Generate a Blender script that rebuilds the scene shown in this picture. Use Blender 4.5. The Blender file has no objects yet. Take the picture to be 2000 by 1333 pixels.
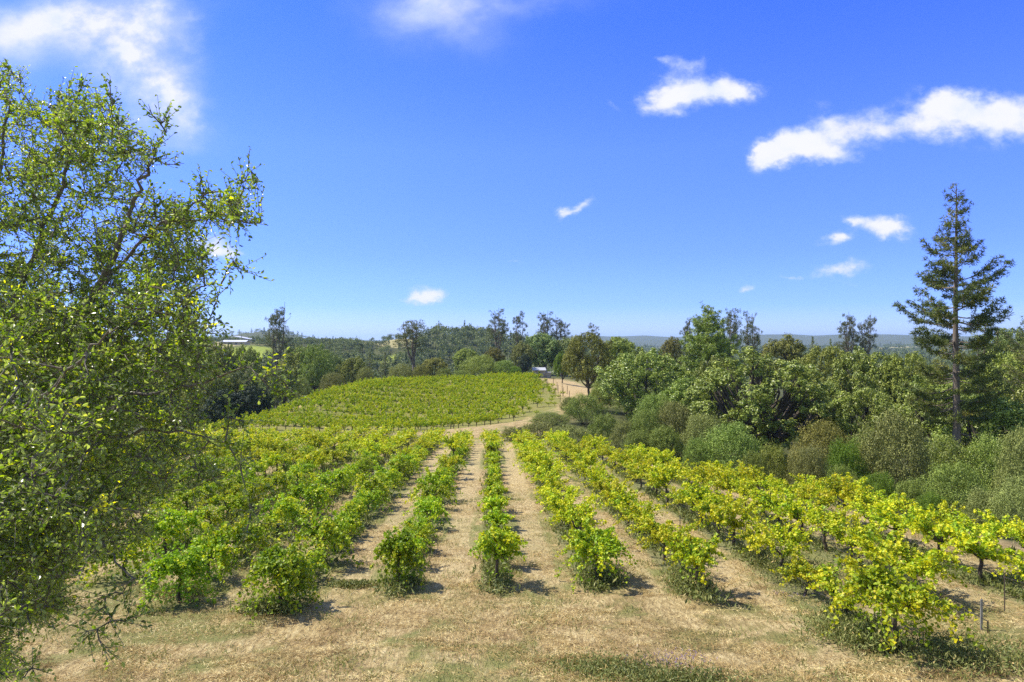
import bpy, math, random
import numpy as np
from mathutils import Vector

# ------------------------------------------------------------------ camera, sun, sky, exposure
scene = bpy.context.scene
COL = scene.collection
CAMZ = 7.2          # eye height above the foot of the slope
F = 1333.0          # focal length in photo pixels (2000 px wide, 24 mm lens)
HY = 667.0          # horizon row in the photo
R = math.radians

cam_d = bpy.data.cameras.new("camera")
cam_d.sensor_width = 36.0
cam_d.lens = 24.0
cam_d.clip_start = 0.05
cam_d.clip_end = 40000.0
cam = bpy.data.objects.new("camera", cam_d)
COL.objects.link(cam)
cam.location = (0, 0, CAMZ)
cam.rotation_euler = (R(90), 0, 0)
scene.camera = cam

SUN_AZ = -74.0      # degrees from straight ahead, to the left
SUN_EL = 54.0
to_sun = Vector((math.sin(R(SUN_AZ)) * math.cos(R(SUN_EL)), math.cos(R(SUN_AZ)) * math.cos(R(SUN_EL)), math.sin(R(SUN_EL))))
sun_d = bpy.data.lights.new("sun", 'SUN')
sun_d.energy = 4.6
sun_d.angle = R(0.5)
sun_d.color = (1.0, 0.93, 0.80)
sun = bpy.data.objects.new("sun", sun_d)
COL.objects.link(sun)
sun.rotation_euler = to_sun.to_track_quat('Z', 'Y').to_euler()

scene.view_settings.view_transform = 'Standard'
scene.view_settings.look = 'None'
scene.view_settings.gamma = 1.0
scene.view_settings.use_curve_mapping = False
scene.view_settings.exposure = 0.84
scene.render.engine = 'CYCLES'
scene.cycles.max_bounces = 6
scene.cycles.diffuse_bounces = 3
scene.cycles.transmission_bounces = 4
scene.cycles.volume_bounces = 0
scene.cycles.use_denoising = False


class NG:
    """tiny helper for writing node trees"""
    def __init__(s, tree):
        s.t = tree
        tree.nodes.clear()

    def n(s, typ, **kw):
        nd = s.t.nodes.new(typ)
        for k, v in kw.items():
            setattr(nd, k, v)
        return nd

    def set(s, sock, v):
        if v is None:
            return
        if isinstance(v, bpy.types.NodeSocket):
            s.t.links.new(v, sock)
        else:
            if isinstance(v, (tuple, list)) and len(v) == 3 and sock.type == 'RGBA':
                v = (*v, 1)
            sock.default_value = v

    def m(s, op, a, b=None, c=None, clamp=False):
        nd = s.n('ShaderNodeMath', operation=op, use_clamp=clamp)
        for i, v in enumerate((a, b, c)):
            if v is not None:
                s.set(nd.inputs[i], v)
        return nd.outputs[0]

    def mix(s, fac, a, b, mode='MIX'):
        nd = s.n('ShaderNodeMix', data_type='RGBA', blend_type=mode)
        s.set(nd.inputs[0], fac)
        s.set(nd.inputs[6], a)
        s.set(nd.inputs[7], b)
        return nd.outputs[2]

    def ramp(s, fac, stops, interp='LINEAR'):
        nd = s.n('ShaderNodeValToRGB')
        nd.color_ramp.interpolation = interp
        el = nd.color_ramp.elements
        while len(el) < len(stops):
            el.new(0.5)
        for e, (p, c) in zip(el, stops):
            e.position = p
            e.color = (*c, 1) if len(c) == 3 else c
        s.set(nd.inputs[0], fac)
        return nd.outputs[0]

    def noise(s, vec, scale, detail=3, rough=0.55, dist=0.0):
        nd = s.n('ShaderNodeTexNoise')
        s.set(nd.inputs['Vector'], vec)
        nd.inputs['Scale'].default_value = scale
        nd.inputs['Detail'].default_value = detail
        nd.inputs['Roughness'].default_value = rough
        nd.inputs['Distortion'].default_value = dist
        return nd.outputs[0]

    def step(s, x, lo, hi):
        nd = s.n('ShaderNodeMapRange', interpolation_type='SMOOTHSTEP')
        s.set(nd.inputs[0], x)
        nd.inputs[1].default_value = lo
        nd.inputs[2].default_value = hi
        return nd.outputs[0]


def build_world():
    w = bpy.data.worlds.new("World")
    scene.world = w
    w.use_nodes = True
    g = NG(w.node_tree)
    sky = g.n('ShaderNodeTexSky', sky_type='NISHITA')
    sky.sun_disc = False
    sky.sun_elevation = R(SUN_EL)
    sky.sun_rotation = R(SUN_AZ)
    sky.altitude = 400.0
    sky.air_density = 1.0
    sky.dust_density = 0.35
    sky.ozone_density = 2.6
    hs = g.n('ShaderNodeHueSaturation')
    hs.inputs['Hue'].default_value = 0.514
    hs.inputs['Saturation'].default_value = 1.04
    hs.inputs['Value'].default_value = 1.08
    g.set(hs.inputs['Color'], sky.outputs[0])
    # clouds: soft masses fixed in the sky by direction
    tc = g.n('ShaderNodeTexCoord')
    sep = g.n('ShaderNodeSeparateXYZ')
    g.set(sep.inputs[0], tc.outputs['Generated'])
    x, y, z = sep.outputs
    # deep periwinkle ahead, unseen sky overhead and behind whitened as added neutral shadow fill
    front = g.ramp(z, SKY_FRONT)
    unseen_fill = g.m('MAXIMUM', g.m('SUBTRACT', 1.0, g.step(y, 0.1, 0.5)), g.step(z, 0.5, 0.75))
    base = g.mix(1.0, hs.outputs[0], g.mix(unseen_fill, front, SKY_UNSEEN_FILL), 'MULTIPLY')
    ys = g.m('MAXIMUM', y, 0.05)
    u = g.m('DIVIDE', x, ys)
    v = g.m('DIVIDE', z, ys)
    cmb = g.n('ShaderNodeCombineXYZ')
    g.set(cmb.inputs[0], u)
    g.set(cmb.inputs[1], g.m('MULTIPLY', v, 1.35))
    P = cmb.outputs[0]
    nA = g.n('ShaderNodeTexNoise')
    g.set(nA.inputs['Vector'], P)
    nA.inputs['Scale'].default_value = 15.0
    nA.inputs['Detail'].default_value = 6
    nA.inputs['Roughness'].default_value = 0.6
    sc_ = g.n('ShaderNodeSeparateXYZ')
    g.set(sc_.inputs[0], nA.outputs['Color'])
    nB = g.noise(P, 20.0, 8, 0.60, 0.0)
    nC = g.noise(P, 6.0, 7, 0.58, 0.15)
    uw = g.m('ADD', u, g.m('MULTIPLY', g.m('SUBTRACT', sc_.outputs[0], 0.5), 0.085))
    vw = g.m('ADD', v, g.m('MULTIPLY', g.m('SUBTRACT', sc_.outputs[1], 0.5), 0.045))
    dens_hard, dens_soft = None, None
    bott = None
    for (px, py, rx, ry, rot, st, soft) in CLOUDS:
        cu, cv = (px - 1000) / F, (HY - py) / F
        du = g.m('SUBTRACT', uw, cu)
        dv = g.m('SUBTRACT', vw, cv)
        c, s_ = math.cos(R(rot)), math.sin(R(rot))
        a = g.m('ADD', g.m('MULTIPLY', du, c * F / rx), g.m('MULTIPLY', dv, s_ * F / rx))
        b = g.m('ADD', g.m('MULTIPLY', du, -s_ * F / ry), g.m('MULTIPLY', dv, c * F / ry))
        q = g.m('ADD', g.m('MULTIPLY', a, a), g.m('MULTIPLY', b, b))
        e = g.m('MULTIPLY', g.m('EXPONENT', g.m('MULTIPLY', q, -1.0)), st)
        if soft:
            dens_soft = e if dens_soft is None else g.m('ADD', dens_soft, e)
        else:
            dens_hard = e if dens_hard is None else g.m('ADD', dens_hard, e)
    hard = g.m('ADD', dens_hard, g.m('MULTIPLY', g.m('SUBTRACT', nB, 0.5), 1.9))
    hard = g.m('MULTIPLY', g.step(hard, 0.18, 1.3), g.step(dens_hard, 0.03, 0.45))
    softn = g.m('MULTIPLY', dens_soft, g.m('ADD', 0.35, g.m('MULTIPLY', g.step(nC, 0.36, 0.66), 0.85)))
    softn = g.m('MINIMUM', softn, 0.95)
    cov = g.m('ADD', hard, softn, clamp=True)
    cov = g.m('MULTIPLY', cov, g.step(y, 0.15, 0.3))
    nD = g.noise(P, 11.0, 6, 0.6, 0.0)
    cl = g.mix(g.m('MULTIPLY', g.step(cov, 0.15, 0.9), g.step(g.m('ADD', nD, g.m('MULTIPLY', cov, .25)), 0.42, 0.78)), CLOUD_DIM, CLOUD_LIT)
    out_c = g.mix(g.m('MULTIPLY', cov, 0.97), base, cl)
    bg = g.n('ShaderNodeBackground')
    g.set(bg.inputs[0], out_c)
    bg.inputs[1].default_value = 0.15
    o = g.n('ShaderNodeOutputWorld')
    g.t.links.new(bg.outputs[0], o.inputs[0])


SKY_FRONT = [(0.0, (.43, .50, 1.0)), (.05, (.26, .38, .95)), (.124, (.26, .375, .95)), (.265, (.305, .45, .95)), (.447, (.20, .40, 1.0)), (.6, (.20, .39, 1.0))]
SKY_UNSEEN_FILL = (1.0, 0.93, 0.82)  # added bright tint for the out-of-view sky, lifts blue shadows
CLOUD_LIT = (3.7, 3.7, 3.75)
CLOUD_DIM = (2.75, 3.15, 3.9)
# px, py, half width, half height, tilt, strength, soft?
CLOUDS = [
    (110, 35, 190, 50, 8, 0.8, 1), (235, 55, 100, 85, -38, 0.9, 1), (300, 140, 60, 90, 18, 0.6, 1),
    (330, 215, 65, 60, -20, 0.7, 1), (250, 150, 60, 60, 0, 0.45, 1), (30, 90, 90, 50, 0, 0.35, 1),
    (345, 60, 30, 60, 25, 0.5, 1), (372, 235, 26, 30, 0, 0.5, 1),
    (840, 30, 110, 55, -10, 0.62, 1), (960, 0, 160, 25, 0, 0.35, 1), (330, 290, 50, 14, 0, 0.25, 1),
    (1370, 180, 90, 33, 2, 1.15, 0), (1300, 200, 55, 28, 22, 0.8, 0), (1330, 118, 40, 25, 0, 0.6, 0),
    (1285, 115, 30, 9, -5, 0.42, 0), (1440, 175, 45, 18, 0, 0.55, 0), (1325, 225, 22, 14, 0, 0.45, 0),
    (1620, 270, 115, 38, 8, .98, 0), (1540, 285, 60, 28, 25, 0.95, 0), (1500, 305, 40, 18, 38, 0.7, 0), (1600, 305, 70, 15, 0, 0.5, 0),
    (1820, 232, 110, 42, 3, 1.0, 0), (1850, 200, 45, 28, 0, 0.75, 0), (1940, 232, 85, 44, 0, .9, 0), (2060, 240, 90, 50, 0, 1.0, 0),
    (1605, 205, 30, 16, 0, 0.38, 0),
    (1125, 405, 48, 11, 20, 0.85, 0), (1098, 420, 20, 10, 30, 0.6, 0),
    (1710, 444, 62, 19, -4, 1.15, 0), (1755, 450, 28, 20, 0, 0.8, 0), (1665, 432, 16, 12, 0, 0.7, 0),
    (1628, 467, 24, 11, 0, 1.1, 0), (1640, 530, 50, 19, 4, 1.15, 0), (1540, 540, 24, 7, 4, 0.8, 0), (1461, 567, 22, 9, 0, 0.9, 0),
    (1720, 548, 26, 6, 20, 0.3, 0), (836, 582, 38, 16, 12, 1.05, 0), (795, 592, 28, 7, 10, 0.5, 0), (1000, 516, 26, 4, 8, 0.4, 0),
    (400, 482, 60, 24, -8, 1.0, 0), (445, 498, 30, 12, 0, 0.7, 0), (300, 600, 45, 10, 0, 0.9, 0), (1190, 200, 30, 8, -35, 0.3, 0),
]
build_world()


# ------------------------------------------------------------------ tagging and mesh helpers
def tag(o, label=None, cat=None, group=None, kind=None):
    if label: o['label'] = label
    if cat: o['category'] = cat
    if group: o['group'] = group
    if kind: o['kind'] = kind
    return o


def link(o, parent=None):
    COL.objects.link(o)
    if parent: o.parent = parent
    return o


def empty(name, loc=(0, 0, 0), rz=0.0, sc=(1, 1, 1)):
    o = bpy.data.objects.new(name, None)
    o.location = loc
    o.rotation_euler = (0, 0, rz)
    o.scale = sc
    o.empty_display_size = 0.3
    return link(o)


class G:
    """collects vertices, quads / triangles and a per-face number"""
    def __init__(s):
        s.v, s.f4, s.r4, s.f3, s.r3, s.n = [], [], [], [], [], 0

    def add(s, v, f, r=None):
        v = np.asarray(v, float); f = np.asarray(f, int)
        if len(f) == 0: return
        if r is None: r = np.full(len(f), 0.5)
        (s.f4 if f.shape[1] == 4 else s.f3).append(f + s.n)
        (s.r4 if f.shape[1] == 4 else s.r3).append(np.asarray(r, float))
        s.v.append(v); s.n += len(v)

    def arrays(s):
        v = np.concatenate(s.v)
        f4 = np.concatenate(s.f4) if s.f4 else np.zeros((0, 4), int)
        f3 = np.concatenate(s.f3) if s.f3 else np.zeros((0, 3), int)
        r = np.concatenate([*s.r4, *s.r3])
        return v, f4, f3, r

    def merge(s, arr, loc, rz=0.0, sc=1.0, r_add=0.0):
        v, f4, f3, r = arr
        c, q = math.cos(rz), math.sin(rz)
        M = np.array([[c, -q, 0], [q, c, 0], [0, 0, 1]])
        w = (v * np.asarray(sc)) @ M.T + np.asarray(loc)
        if len(f4):
            s.f4.append(f4 + s.n); s.r4.append(r[:len(f4)] + r_add)
        if len(f3):
            s.f3.append(f3 + s.n); s.r3.append(r[len(f4):] + r_add)
        s.v.append(w); s.n += len(w)

    def mesh(s, name, mat, smooth=False):
        v, f4, f3, r = s.arrays()
        me = bpy.data.meshes.new(name)
        me.vertices.add(len(v)); me.vertices.foreach_set('co', v.astype(np.float32).ravel())
        nl = len(f4) * 4 + len(f3) * 3
        me.loops.add(nl)
        me.loops.foreach_set('vertex_index', np.concatenate([f4.ravel(), f3.ravel()]).astype(np.int32))
        me.polygons.add(len(f4) + len(f3))
        ls = np.concatenate([np.arange(len(f4)) * 4, len(f4) * 4 + np.arange(len(f3)) * 3])
        me.polygons.foreach_set('loop_start', ls.astype(np.int32))
        me.update(calc_edges=True)
        a = me.attributes.new('rnd', 'FLOAT', 'FACE')
        a.data.foreach_set('value', r.astype(np.float32))
        me.polygons.foreach_set('use_smooth', np.full(len(f4) + len(f3), smooth))
        me.materials.append(mat)
        me.update()
        return me

    def obj(s, name, mat, parent=None, smooth=False):
        return link(bpy.data.objects.new(name, s.mesh(name, mat, smooth)), parent)


def unit(a):
    return a / np.maximum(np.linalg.norm(a, axis=-1, keepdims=True), 1e-9)


def leaves(g, rng, c, n, length, width, r=None, fold=0.25, t=None):
    """one folded diamond leaf per centre"""
    c = np.asarray(c, float); N = len(c)
    if N == 0: return
    n = unit(np.asarray(n, float))
    if t is None: t = rng.normal(size=(N, 3))
    t = unit(t - n * np.sum(t * n, 1, keepdims=True))
    b = np.cross(n, t)
    L = np.broadcast_to(np.asarray(length, float), (N,))[:, None]
    W = np.broadcast_to(np.asarray(width, float), (N,))[:, None]
    p0 = c - t * L * 0.5
    p2 = c + t * L * 0.5
    p1 = c + b * W * 0.5 - t * L * 0.08 + n * W * fold
    p3 = c - b * W * 0.5 - t * L * 0.08 + n * W * fold
    v = np.stack([p0, p1, p2, p3], 1).reshape(-1, 3)
    f = np.arange(N * 4).reshape(-1, 4)
    g.add(v, f, rng.random(N) if r is None else r)


def leaves6(g, rng, c, n, t, length, width, r=None, fold=0.22):
    c = np.asarray(c, float); N = len(c)
    n = unit(n); t = unit(t - n * np.sum(t * n, 1, keepdims=True)); b = np.cross(n, t)
    L = np.asarray(length)[:, None]; W = np.asarray(width)[:, None]
    p = [c, c + t * L * .28 + b * W * .42 + n * W * fold, c + t * L * .68 + b * W * .4 + n * W * fold * .9,
         c + t * L - n * L * .08, c + t * L * .68 - b * W * .4 + n * W * fold * .9, c + t * L * .28 - b * W * .42 + n * W * fold]
    v = np.stack(p, 1).reshape(-1, 3)
    i = np.arange(N)[:, None] * 6
    f = np.concatenate([i + np.array([[0, 1, 2, 3]]), i + np.array([[0, 3, 4, 5]])], 1).reshape(-1, 4)
    r = rng.random(N) if r is None else r
    g.add(v, f, np.repeat(r, 2))


def tube(g, pts, rad, sides=6, r=0.5, cap=True):
    pts = np.asarray(pts, float); n = len(pts)
    rad = np.broadcast_to(np.asarray(rad, float), (n,))
    tan = np.gradient(pts, axis=0); tan = unit(tan)
    ref = np.array([0.31, 0.17, 0.93]) if abs(tan[0, 2]) < 0.8 else np.array([0.95, 0.2, 0.1])
    a = unit(np.cross(tan, ref)); b = np.cross(tan, a)
    th = np.linspace(0, 2 * math.pi, sides, endpoint=False)
    ring = pts[:, None] + rad[:, None, None] * (a[:, None] * np.cos(th)[None, :, None] + b[:, None] * np.sin(th)[None, :, None])
    v = ring.reshape(-1, 3)
    i, j = np.meshgrid(np.arange(n - 1), np.arange(sides), indexing='ij')
    k = (j + 1) % sides
    f = np.stack([i * sides + j, i * sides + k, (i + 1) * sides + k, (i + 1) * sides + j], -1).reshape(-1, 4)
    g.add(v, f, np.full(len(f), r))


def box(g, lo, hi, r=0.5, rz=0.0, c=(0, 0, 0)):
    x0, y0, z0 = lo; x1, y1, z1 = hi
    v = np.array([(x0, y0, z0), (x1, y0, z0), (x1, y1, z0), (x0, y1, z0), (x0, y0, z1), (x1, y0, z1), (x1, y1, z1), (x0, y1, z1)], float)
    cc, ss = math.cos(rz), math.sin(rz)
    v = v @ np.array([[cc, ss, 0], [-ss, cc, 0], [0, 0, 1]]) + np.asarray(c)
    f = [(0, 3, 2, 1), (4, 5, 6, 7), (0, 1, 5, 4), (1, 2, 6, 5), (2, 3, 7, 6), (3, 0, 4, 7)]
    g.add(v, f, np.full(6, r))


def bend(p0, p1, sag, n=6, rng=None, wob=0.0):
    t = np.linspace(0, 1, n)[:, None]
    p = np.asarray(p0) * (1 - t) + np.asarray(p1) * t
    p[:, 2] += np.sin(t[:, 0] * math.pi) * sag
    if rng is not None and wob:
        w = rng.normal(size=(n, 3)) * wob
        w[0] = 0; w[-1] = 0
        p += w
    return p


# ------------------------------------------------------------------ materials
def foliage_mat(name, stops, trans=0.35, rough=0.55, spec=0.3, var=0.25, tcol=(1.25, 1.2, 0.55), hue=0.02, under=None):
    m = bpy.data.materials.new(name)
    m.use_nodes = True
    g = NG(m.node_tree)
    at = g.n('ShaderNodeAttribute', attribute_name='rnd')
    oi = g.n('ShaderNodeObjectInfo')
    col = g.ramp(at.outputs['Fac'], stops)
    geo = g.n('ShaderNodeNewGeometry')
    nz = g.noise(geo.outputs['Position'], 0.45, 2)
    val = g.m('ADD', 1.0 - var * 0.5, g.m('MULTIPLY', oi.outputs['Random'], var))
    val = g.m('MULTIPLY', val, g.m('ADD', 0.72, g.m('MULTIPLY', nz, 0.56)))
    hs = g.n('ShaderNodeHueSaturation')
    g.set(hs.inputs['Color'], col)
    g.set(hs.inputs['Value'], val)
    g.set(hs.inputs['Hue'], g.m('ADD', 0.5 - hue / 2, g.m('MULTIPLY', oi.outputs['Random'], hue)))
    c = hs.outputs[0]
    if under: c = g.mix(g.m('MULTIPLY', geo.outputs['Backfacing'], 0.65), c, under)
    p = g.n('ShaderNodeBsdfPrincipled')
    g.set(p.inputs['Base Color'], c)
    p.inputs['Roughness'].default_value = rough
    p.inputs['Specular IOR Level'].default_value = spec
    tr = g.n('ShaderNodeBsdfTranslucent')
    g.set(tr.inputs[0], g.mix(1.0, c, tcol, 'MULTIPLY'))
    mx = g.n('ShaderNodeMixShader')
    mx.inputs[0].default_value = trans
    g.t.links.new(p.outputs[0], mx.inputs[1])
    g.t.links.new(tr.outputs[0], mx.inputs[2])
    o = g.n('ShaderNodeOutputMaterial')
    g.t.links.new(mx.outputs[0], o.inputs[0])
    return m


def bark_mat(name, a, b, scale=8.0, rough=0.9):
    m = bpy.data.materials.new(name)
    m.use_nodes = True
    g = NG(m.node_tree)
    tc = g.n('ShaderNodeTexCoord')
    mp = g.n('ShaderNodeMapping')
    mp.inputs['Scale'].default_value = (1, 1, 0.25)
    g.set(mp.inputs[0], tc.outputs['Object'])
    nz = g.noise(mp.outputs[0], scale, 5, 0.65)
    p = g.n('ShaderNodeBsdfPrincipled')
    g.set(p.inputs['Base Color'], g.ramp(nz, [(0.32, a), (0.68, b)]))
    p.inputs['Roughness'].default_value = rough
    bp = g.n('ShaderNodeBump')
    bp.inputs['Strength'].default_value = 0.6
    bp.inputs['Distance'].default_value = 0.04
    g.set(bp.inputs['Height'], nz)
    g.t.links.new(bp.outputs[0], p.inputs['Normal'])
    o = g.n('ShaderNodeOutputMaterial')
    g.t.links.new(p.outputs[0], o.inputs[0])
    return m


def plain_mat(name, a, b, rough=0.6, scale=6.0, metal=0.0):
    m = bark_mat(name, a, b, scale, rough)
    for n in m.node_tree.nodes:
        if n.type == 'BSDF_PRINCIPLED': n.inputs['Metallic'].default_value = metal
        if n.type == 'BUMP': n.inputs['Distance'].default_value = 0.003
    return m


M_VINE = foliage_mat('vine_leaves', [(0.0, (0.098, 0.191, 0.009)), (0.35, (0.198, 0.322, 0.011)), (0.7, (0.355, 0.442, 0.013)), (1.0, (0.606, 0.562, 0.015))],
                     trans=0.32, rough=0.5, spec=0.3, var=0.3, tcol=(1.2, 1.25, 0.45))
M_VINEBARK = bark_mat('vine_bark', (0.035, 0.025, 0.018), (0.12, 0.09, 0.065), 14)
M_OAKLEAF = foliage_mat('near_oak_leaves', [(0.0, (0.051, 0.094, 0.013)), (0.5, (0.139, 0.209, 0.018)), (0.8, (0.246, 0.330, 0.020)), (0.95, (0.410, 0.463, 0.018)), (1.0, (0.820, 0.748, 0.018))],
                        trans=0.58, rough=0.28, spec=0.8, var=0.0, tcol=(1.35, 1.45, 0.45), hue=0.0, under=(0.38, 0.42, 0.22))
M_OAKBARK = bark_mat('near_oak_bark', (0.06, 0.05, 0.04), (0.22, 0.19, 0.15), 30)
M_OLIVE = foliage_mat('olive_oak_leaves', [(0, (0.113, 0.140, 0.023)), (0.5, (0.236, 0.272, 0.046)), (1, (0.406, 0.408, 0.079))], trans=0.16, var=0.5, hue=0.035)
M_GREEN = foliage_mat('green_oak_leaves', [(0, (0.099, 0.139, 0.020)), (0.5, (0.216, 0.267, 0.039)), (1, (0.424, 0.445, 0.088))], trans=0.16, var=0.5, hue=0.035, rough=0.42, spec=0.45)
M_BRIGHT = foliage_mat('bright_leaves', [(0, (0.066, 0.127, 0.011)), (0.5, (0.143, 0.242, 0.022)), (1, (0.275, 0.374, 0.039))], trans=0.35)
M_GREY = foliage_mat('grey_shrub_leaves', [(0, (0.130, 0.154, 0.041)), (0.5, (0.245, 0.275, 0.075)), (1, (0.390, 0.407, 0.116))], trans=0.16, var=0.5, hue=0.035)
M_SHRUB = foliage_mat('shrub_leaves', [(0, (0.092, 0.140, 0.021)), (0.5, (0.200, 0.260, 0.044)), (1, (0.334, 0.392, 0.079))], trans=0.16, var=0.5, hue=0.035)
M_GOLD = foliage_mat('golden_shrub_leaves', [(0, (0.116, 0.115, 0.023)), (0.5, (0.225, 0.215, 0.043)), (1, (0.353, 0.309, 0.072))], trans=0.16, var=0.5, hue=0.035)
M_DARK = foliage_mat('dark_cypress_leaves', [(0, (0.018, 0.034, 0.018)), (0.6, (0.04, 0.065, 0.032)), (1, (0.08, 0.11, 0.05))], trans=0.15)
M_NEEDLE = foliage_mat('pine_needles', [(0, (0.053, 0.086, 0.018)), (0.5, (0.122, 0.157, 0.029)), (1, (0.306, 0.284, 0.054))], trans=0.2, rough=0.5)
M_GRAYPINE = foliage_mat('gray_pine_needles', [(0, (0.069, 0.088, 0.037)), (0.5, (0.122, 0.143, 0.060)), (1, (0.196, 0.209, 0.083))], trans=0.25)
M_BLUEISH = foliage_mat('blue_green_leaves', [(0, (0.099, 0.149, 0.046)), (0.5, (0.209, 0.269, 0.083)), (1, (0.356, 0.404, 0.122))], trans=0.16, var=0.5, hue=0.035)
M_BARK = bark_mat('oak_bark', (0.030, 0.024, 0.018), (0.10, 0.08, 0.06), 3)
M_PINEBARK = bark_mat('pine_bark', (0.065, 0.052, 0.042), (0.23, 0.185, 0.145), 4)
M_FOREST = foliage_mat('forest_canopy', [(0, (0.066, 0.098, 0.037)), (0.5, (0.159, 0.198, 0.068)), (1, (0.284, 0.310, 0.107))], trans=0.2, var=0.0)
M_DRY = foliage_mat('dry_grass_blades', [(0, (0.224, 0.138, 0.051)), (0.45, (0.428, 0.305, 0.119)), (0.8, (0.632, 0.506, 0.230)), (1, (0.764, 0.663, 0.357))], trans=0.2, rough=0.6, var=0.0, tcol=(1, 0.95, 0.8), hue=0)
M_WEED = foliage_mat('weed_leaves', [(0, (0.085, 0.113, 0.032)), (0.5, (0.186, 0.212, 0.057)), (0.85, (0.311, 0.305, 0.103)), (1, (0.621, 0.462, 0.196))], trans=0.25, var=0.0, hue=0, tcol=(1.1, 1.1, .7))
M_STAKE = plain_mat('weathered_steel', (0.16, 0.16, 0.15), (0.34, 0.33, 0.31), 0.6, 9, 0.3)
M_WOODSTAKE = bark_mat('weathered_stake', (0.05, 0.035, 0.025), (0.13, 0.09, 0.07), 9)
M_FLOWER = foliage_mat('purple_flowers', [(0, (0.10, 0.06, 0.22)), (1, (0.32, 0.22, 0.52))], trans=0.2, var=0, tcol=(1, 1, 1), hue=0)

# ------------------------------------------------------------------ terrain
SLOPE, H0 = 0.0645, 5.9
ROWS, ROWD = 2.87, -0.032          # row spacing, sideways drift per metre ahead


def row_x(k, d):
    return ROWS * k + 0.2 + ROWD * d


CP = []
for d in (3, 11, 20, 32, 46, 60, 68):
    for x in (-34, -20, -8, 0, 8, 16):
        if x > 8 and d > 44: continue
        CP.append((x, d, H0 + SLOPE * d))
for x in (-8, 0): CP.append((x, 74, 10.6)); CP.append((x - 20, 76, 10.7))
CP += [(26, 6, 6.6), (26, 20, 8.2), (24, 35, 10.0), (20, 50, 11.2), (14, 64, 11.4), (40, 40, 12.4), (40, 60, 12.6), (60, 60, 12.5), (30, 82, 13.0),
       (14, 82, 12.2), (60, 120, 11.5), (85, 95, 12), (60, 20, 11), (90, 40, 13), (38, 110, 11.6), (20, 104, 11.4),
       (-45, 30, 8.6), (-52, 60, 11.5), (-62, 90, 15.5), (-60, 10, 7), (-90, 60, 16), (-100, 110, 20)]


def P(px, py, d):
    CP.append(((px - 1000) / F * d, d, (py - HY) / F * d))


for a in ((440, 843, 92), (640, 844, 92), (864, 842, 92), (976, 830, 97), (1040, 813, 103), (1092, 792, 112), (1128, 773, 124), (1066, 743, 150),
          (1000, 742, 151), (900, 746, 150), (800, 750, 149), (740, 754, 146), (670, 765, 134), (610, 783, 118), (560, 806, 105), (500, 828, 97),
          (880, 786, 120), (980, 784, 120), (760, 790, 118), (900, 762, 136), (900, 838, 84), (1000, 838, 84), (1010, 824, 92),
          (1160, 766, 138), (1110, 752, 150), (1050, 737, 168)):
    P(*a)
for (px, d, dep) in ((540, 125, 14.5), (400, 110, 18), (470, 118, 17), (600, 140, 14), (660, 160, 13), (740, 175, 12), (850, 180, 10.8), (980, 180, 9.6), (1060, 190, 9.4),
                     (1180, 128, 11), (1230, 150, 11), (1300, 180, 12), (1500, 160, 12), (1700, 200, 14), (1900, 160, 14), (500, 190, 20), (300, 190, 24),
                     (900, 220, 14), (1100, 230, 12), (1300, 240, 15), (1600, 250, 17), (1900, 250, 18), (700, 230, 19), (500, 250, 24), (250, 250, 26)):
    CP.append(((px - 1000) / F * d, d, dep))
CP += [(-60, -20, 5), (0, -20, 4.6), (60, -20, 5), (-120, 0, 8), (120, 0, 12), (150, 120, 14), (-160, 120, 24)]
CP = np.array(CP)


def _U(r2):
    return 0.5 * r2 * np.log(r2 + 1e-9)


def _solve():
    n = len(CP)
    xy = CP[:, :2] / 50.0
    d2 = ((xy[:, None] - xy[None]) ** 2).sum(-1)
    K = _U(d2) + np.eye(n) * 0.0006
    Pm = np.concatenate([np.ones((n, 1)), xy], 1)
    A = np.zeros((n + 3, n + 3))
    A[:n, :n] = K; A[:n, n:] = Pm; A[n:, :n] = Pm.T
    return np.linalg.solve(A, np.concatenate([CP[:, 2], np.zeros(3)]))


_W = _solve()


def sstep(x, a, b):
    t = np.clip((x - a) / (b - a), 0, 1)
    return t * t * (3 - 2 * t)


def far_depth(x, y):
    """the country beyond 250 m: depth below eye level"""
    dep = 25.0 + 0 * x
    dep -= 27.5 * np.exp(-((x + 35) / 70) ** 2 - ((y - 590) / 120) ** 2)          # wooded hill in the middle
    dep -= 10.0 * np.exp(-((x - 75) / 60) ** 2 - ((y - 560) / 120) ** 2)
    rx = 1 / (1 + np.exp(-(-80 - x) / 28.0)) * (1 / (1 + np.exp(-(x + 420) / 60.0)))
    dep -= 22.8 * rx * np.exp(-(np.maximum(0, 500 - y) / 95) ** 2 - (np.maximum(0, y - 540) / 200) ** 2)
    dep -= 6.5 * np.exp(-((x + 255) / 70) ** 2 - ((y - 680) / 90) ** 2)
    dep -= 48 * np.exp(-((x + 640) / 150) ** 2 - ((y - 1750) / 300) ** 2)          # small blue hill on the left
    az = np.arctan2(x, np.maximum(y, 1))
    rr = np.hypot(x, y)
    top = 64 + 7 * np.sin(az * 17 + 1) + 5 * np.sin(az * 41) + 2.5 * np.sin(az * 97 + 2)
    top = top * (0.55 + 0.45 * sstep(az, -0.05, 0.12))
    dep -= top * sstep(rr, 3600, 5200) * (1 - 0.5 * sstep(rr, 6500, 12000))
    dep -= 12 * np.exp(-((rr - 2300) / 500) ** 2) * (0.5 + 0.5 * np.sin(az * 9 + 2))
    dep += 1.2 * np.sin(x * 0.021) * np.cos(y * 0.017) + 0.0
    return dep


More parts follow.
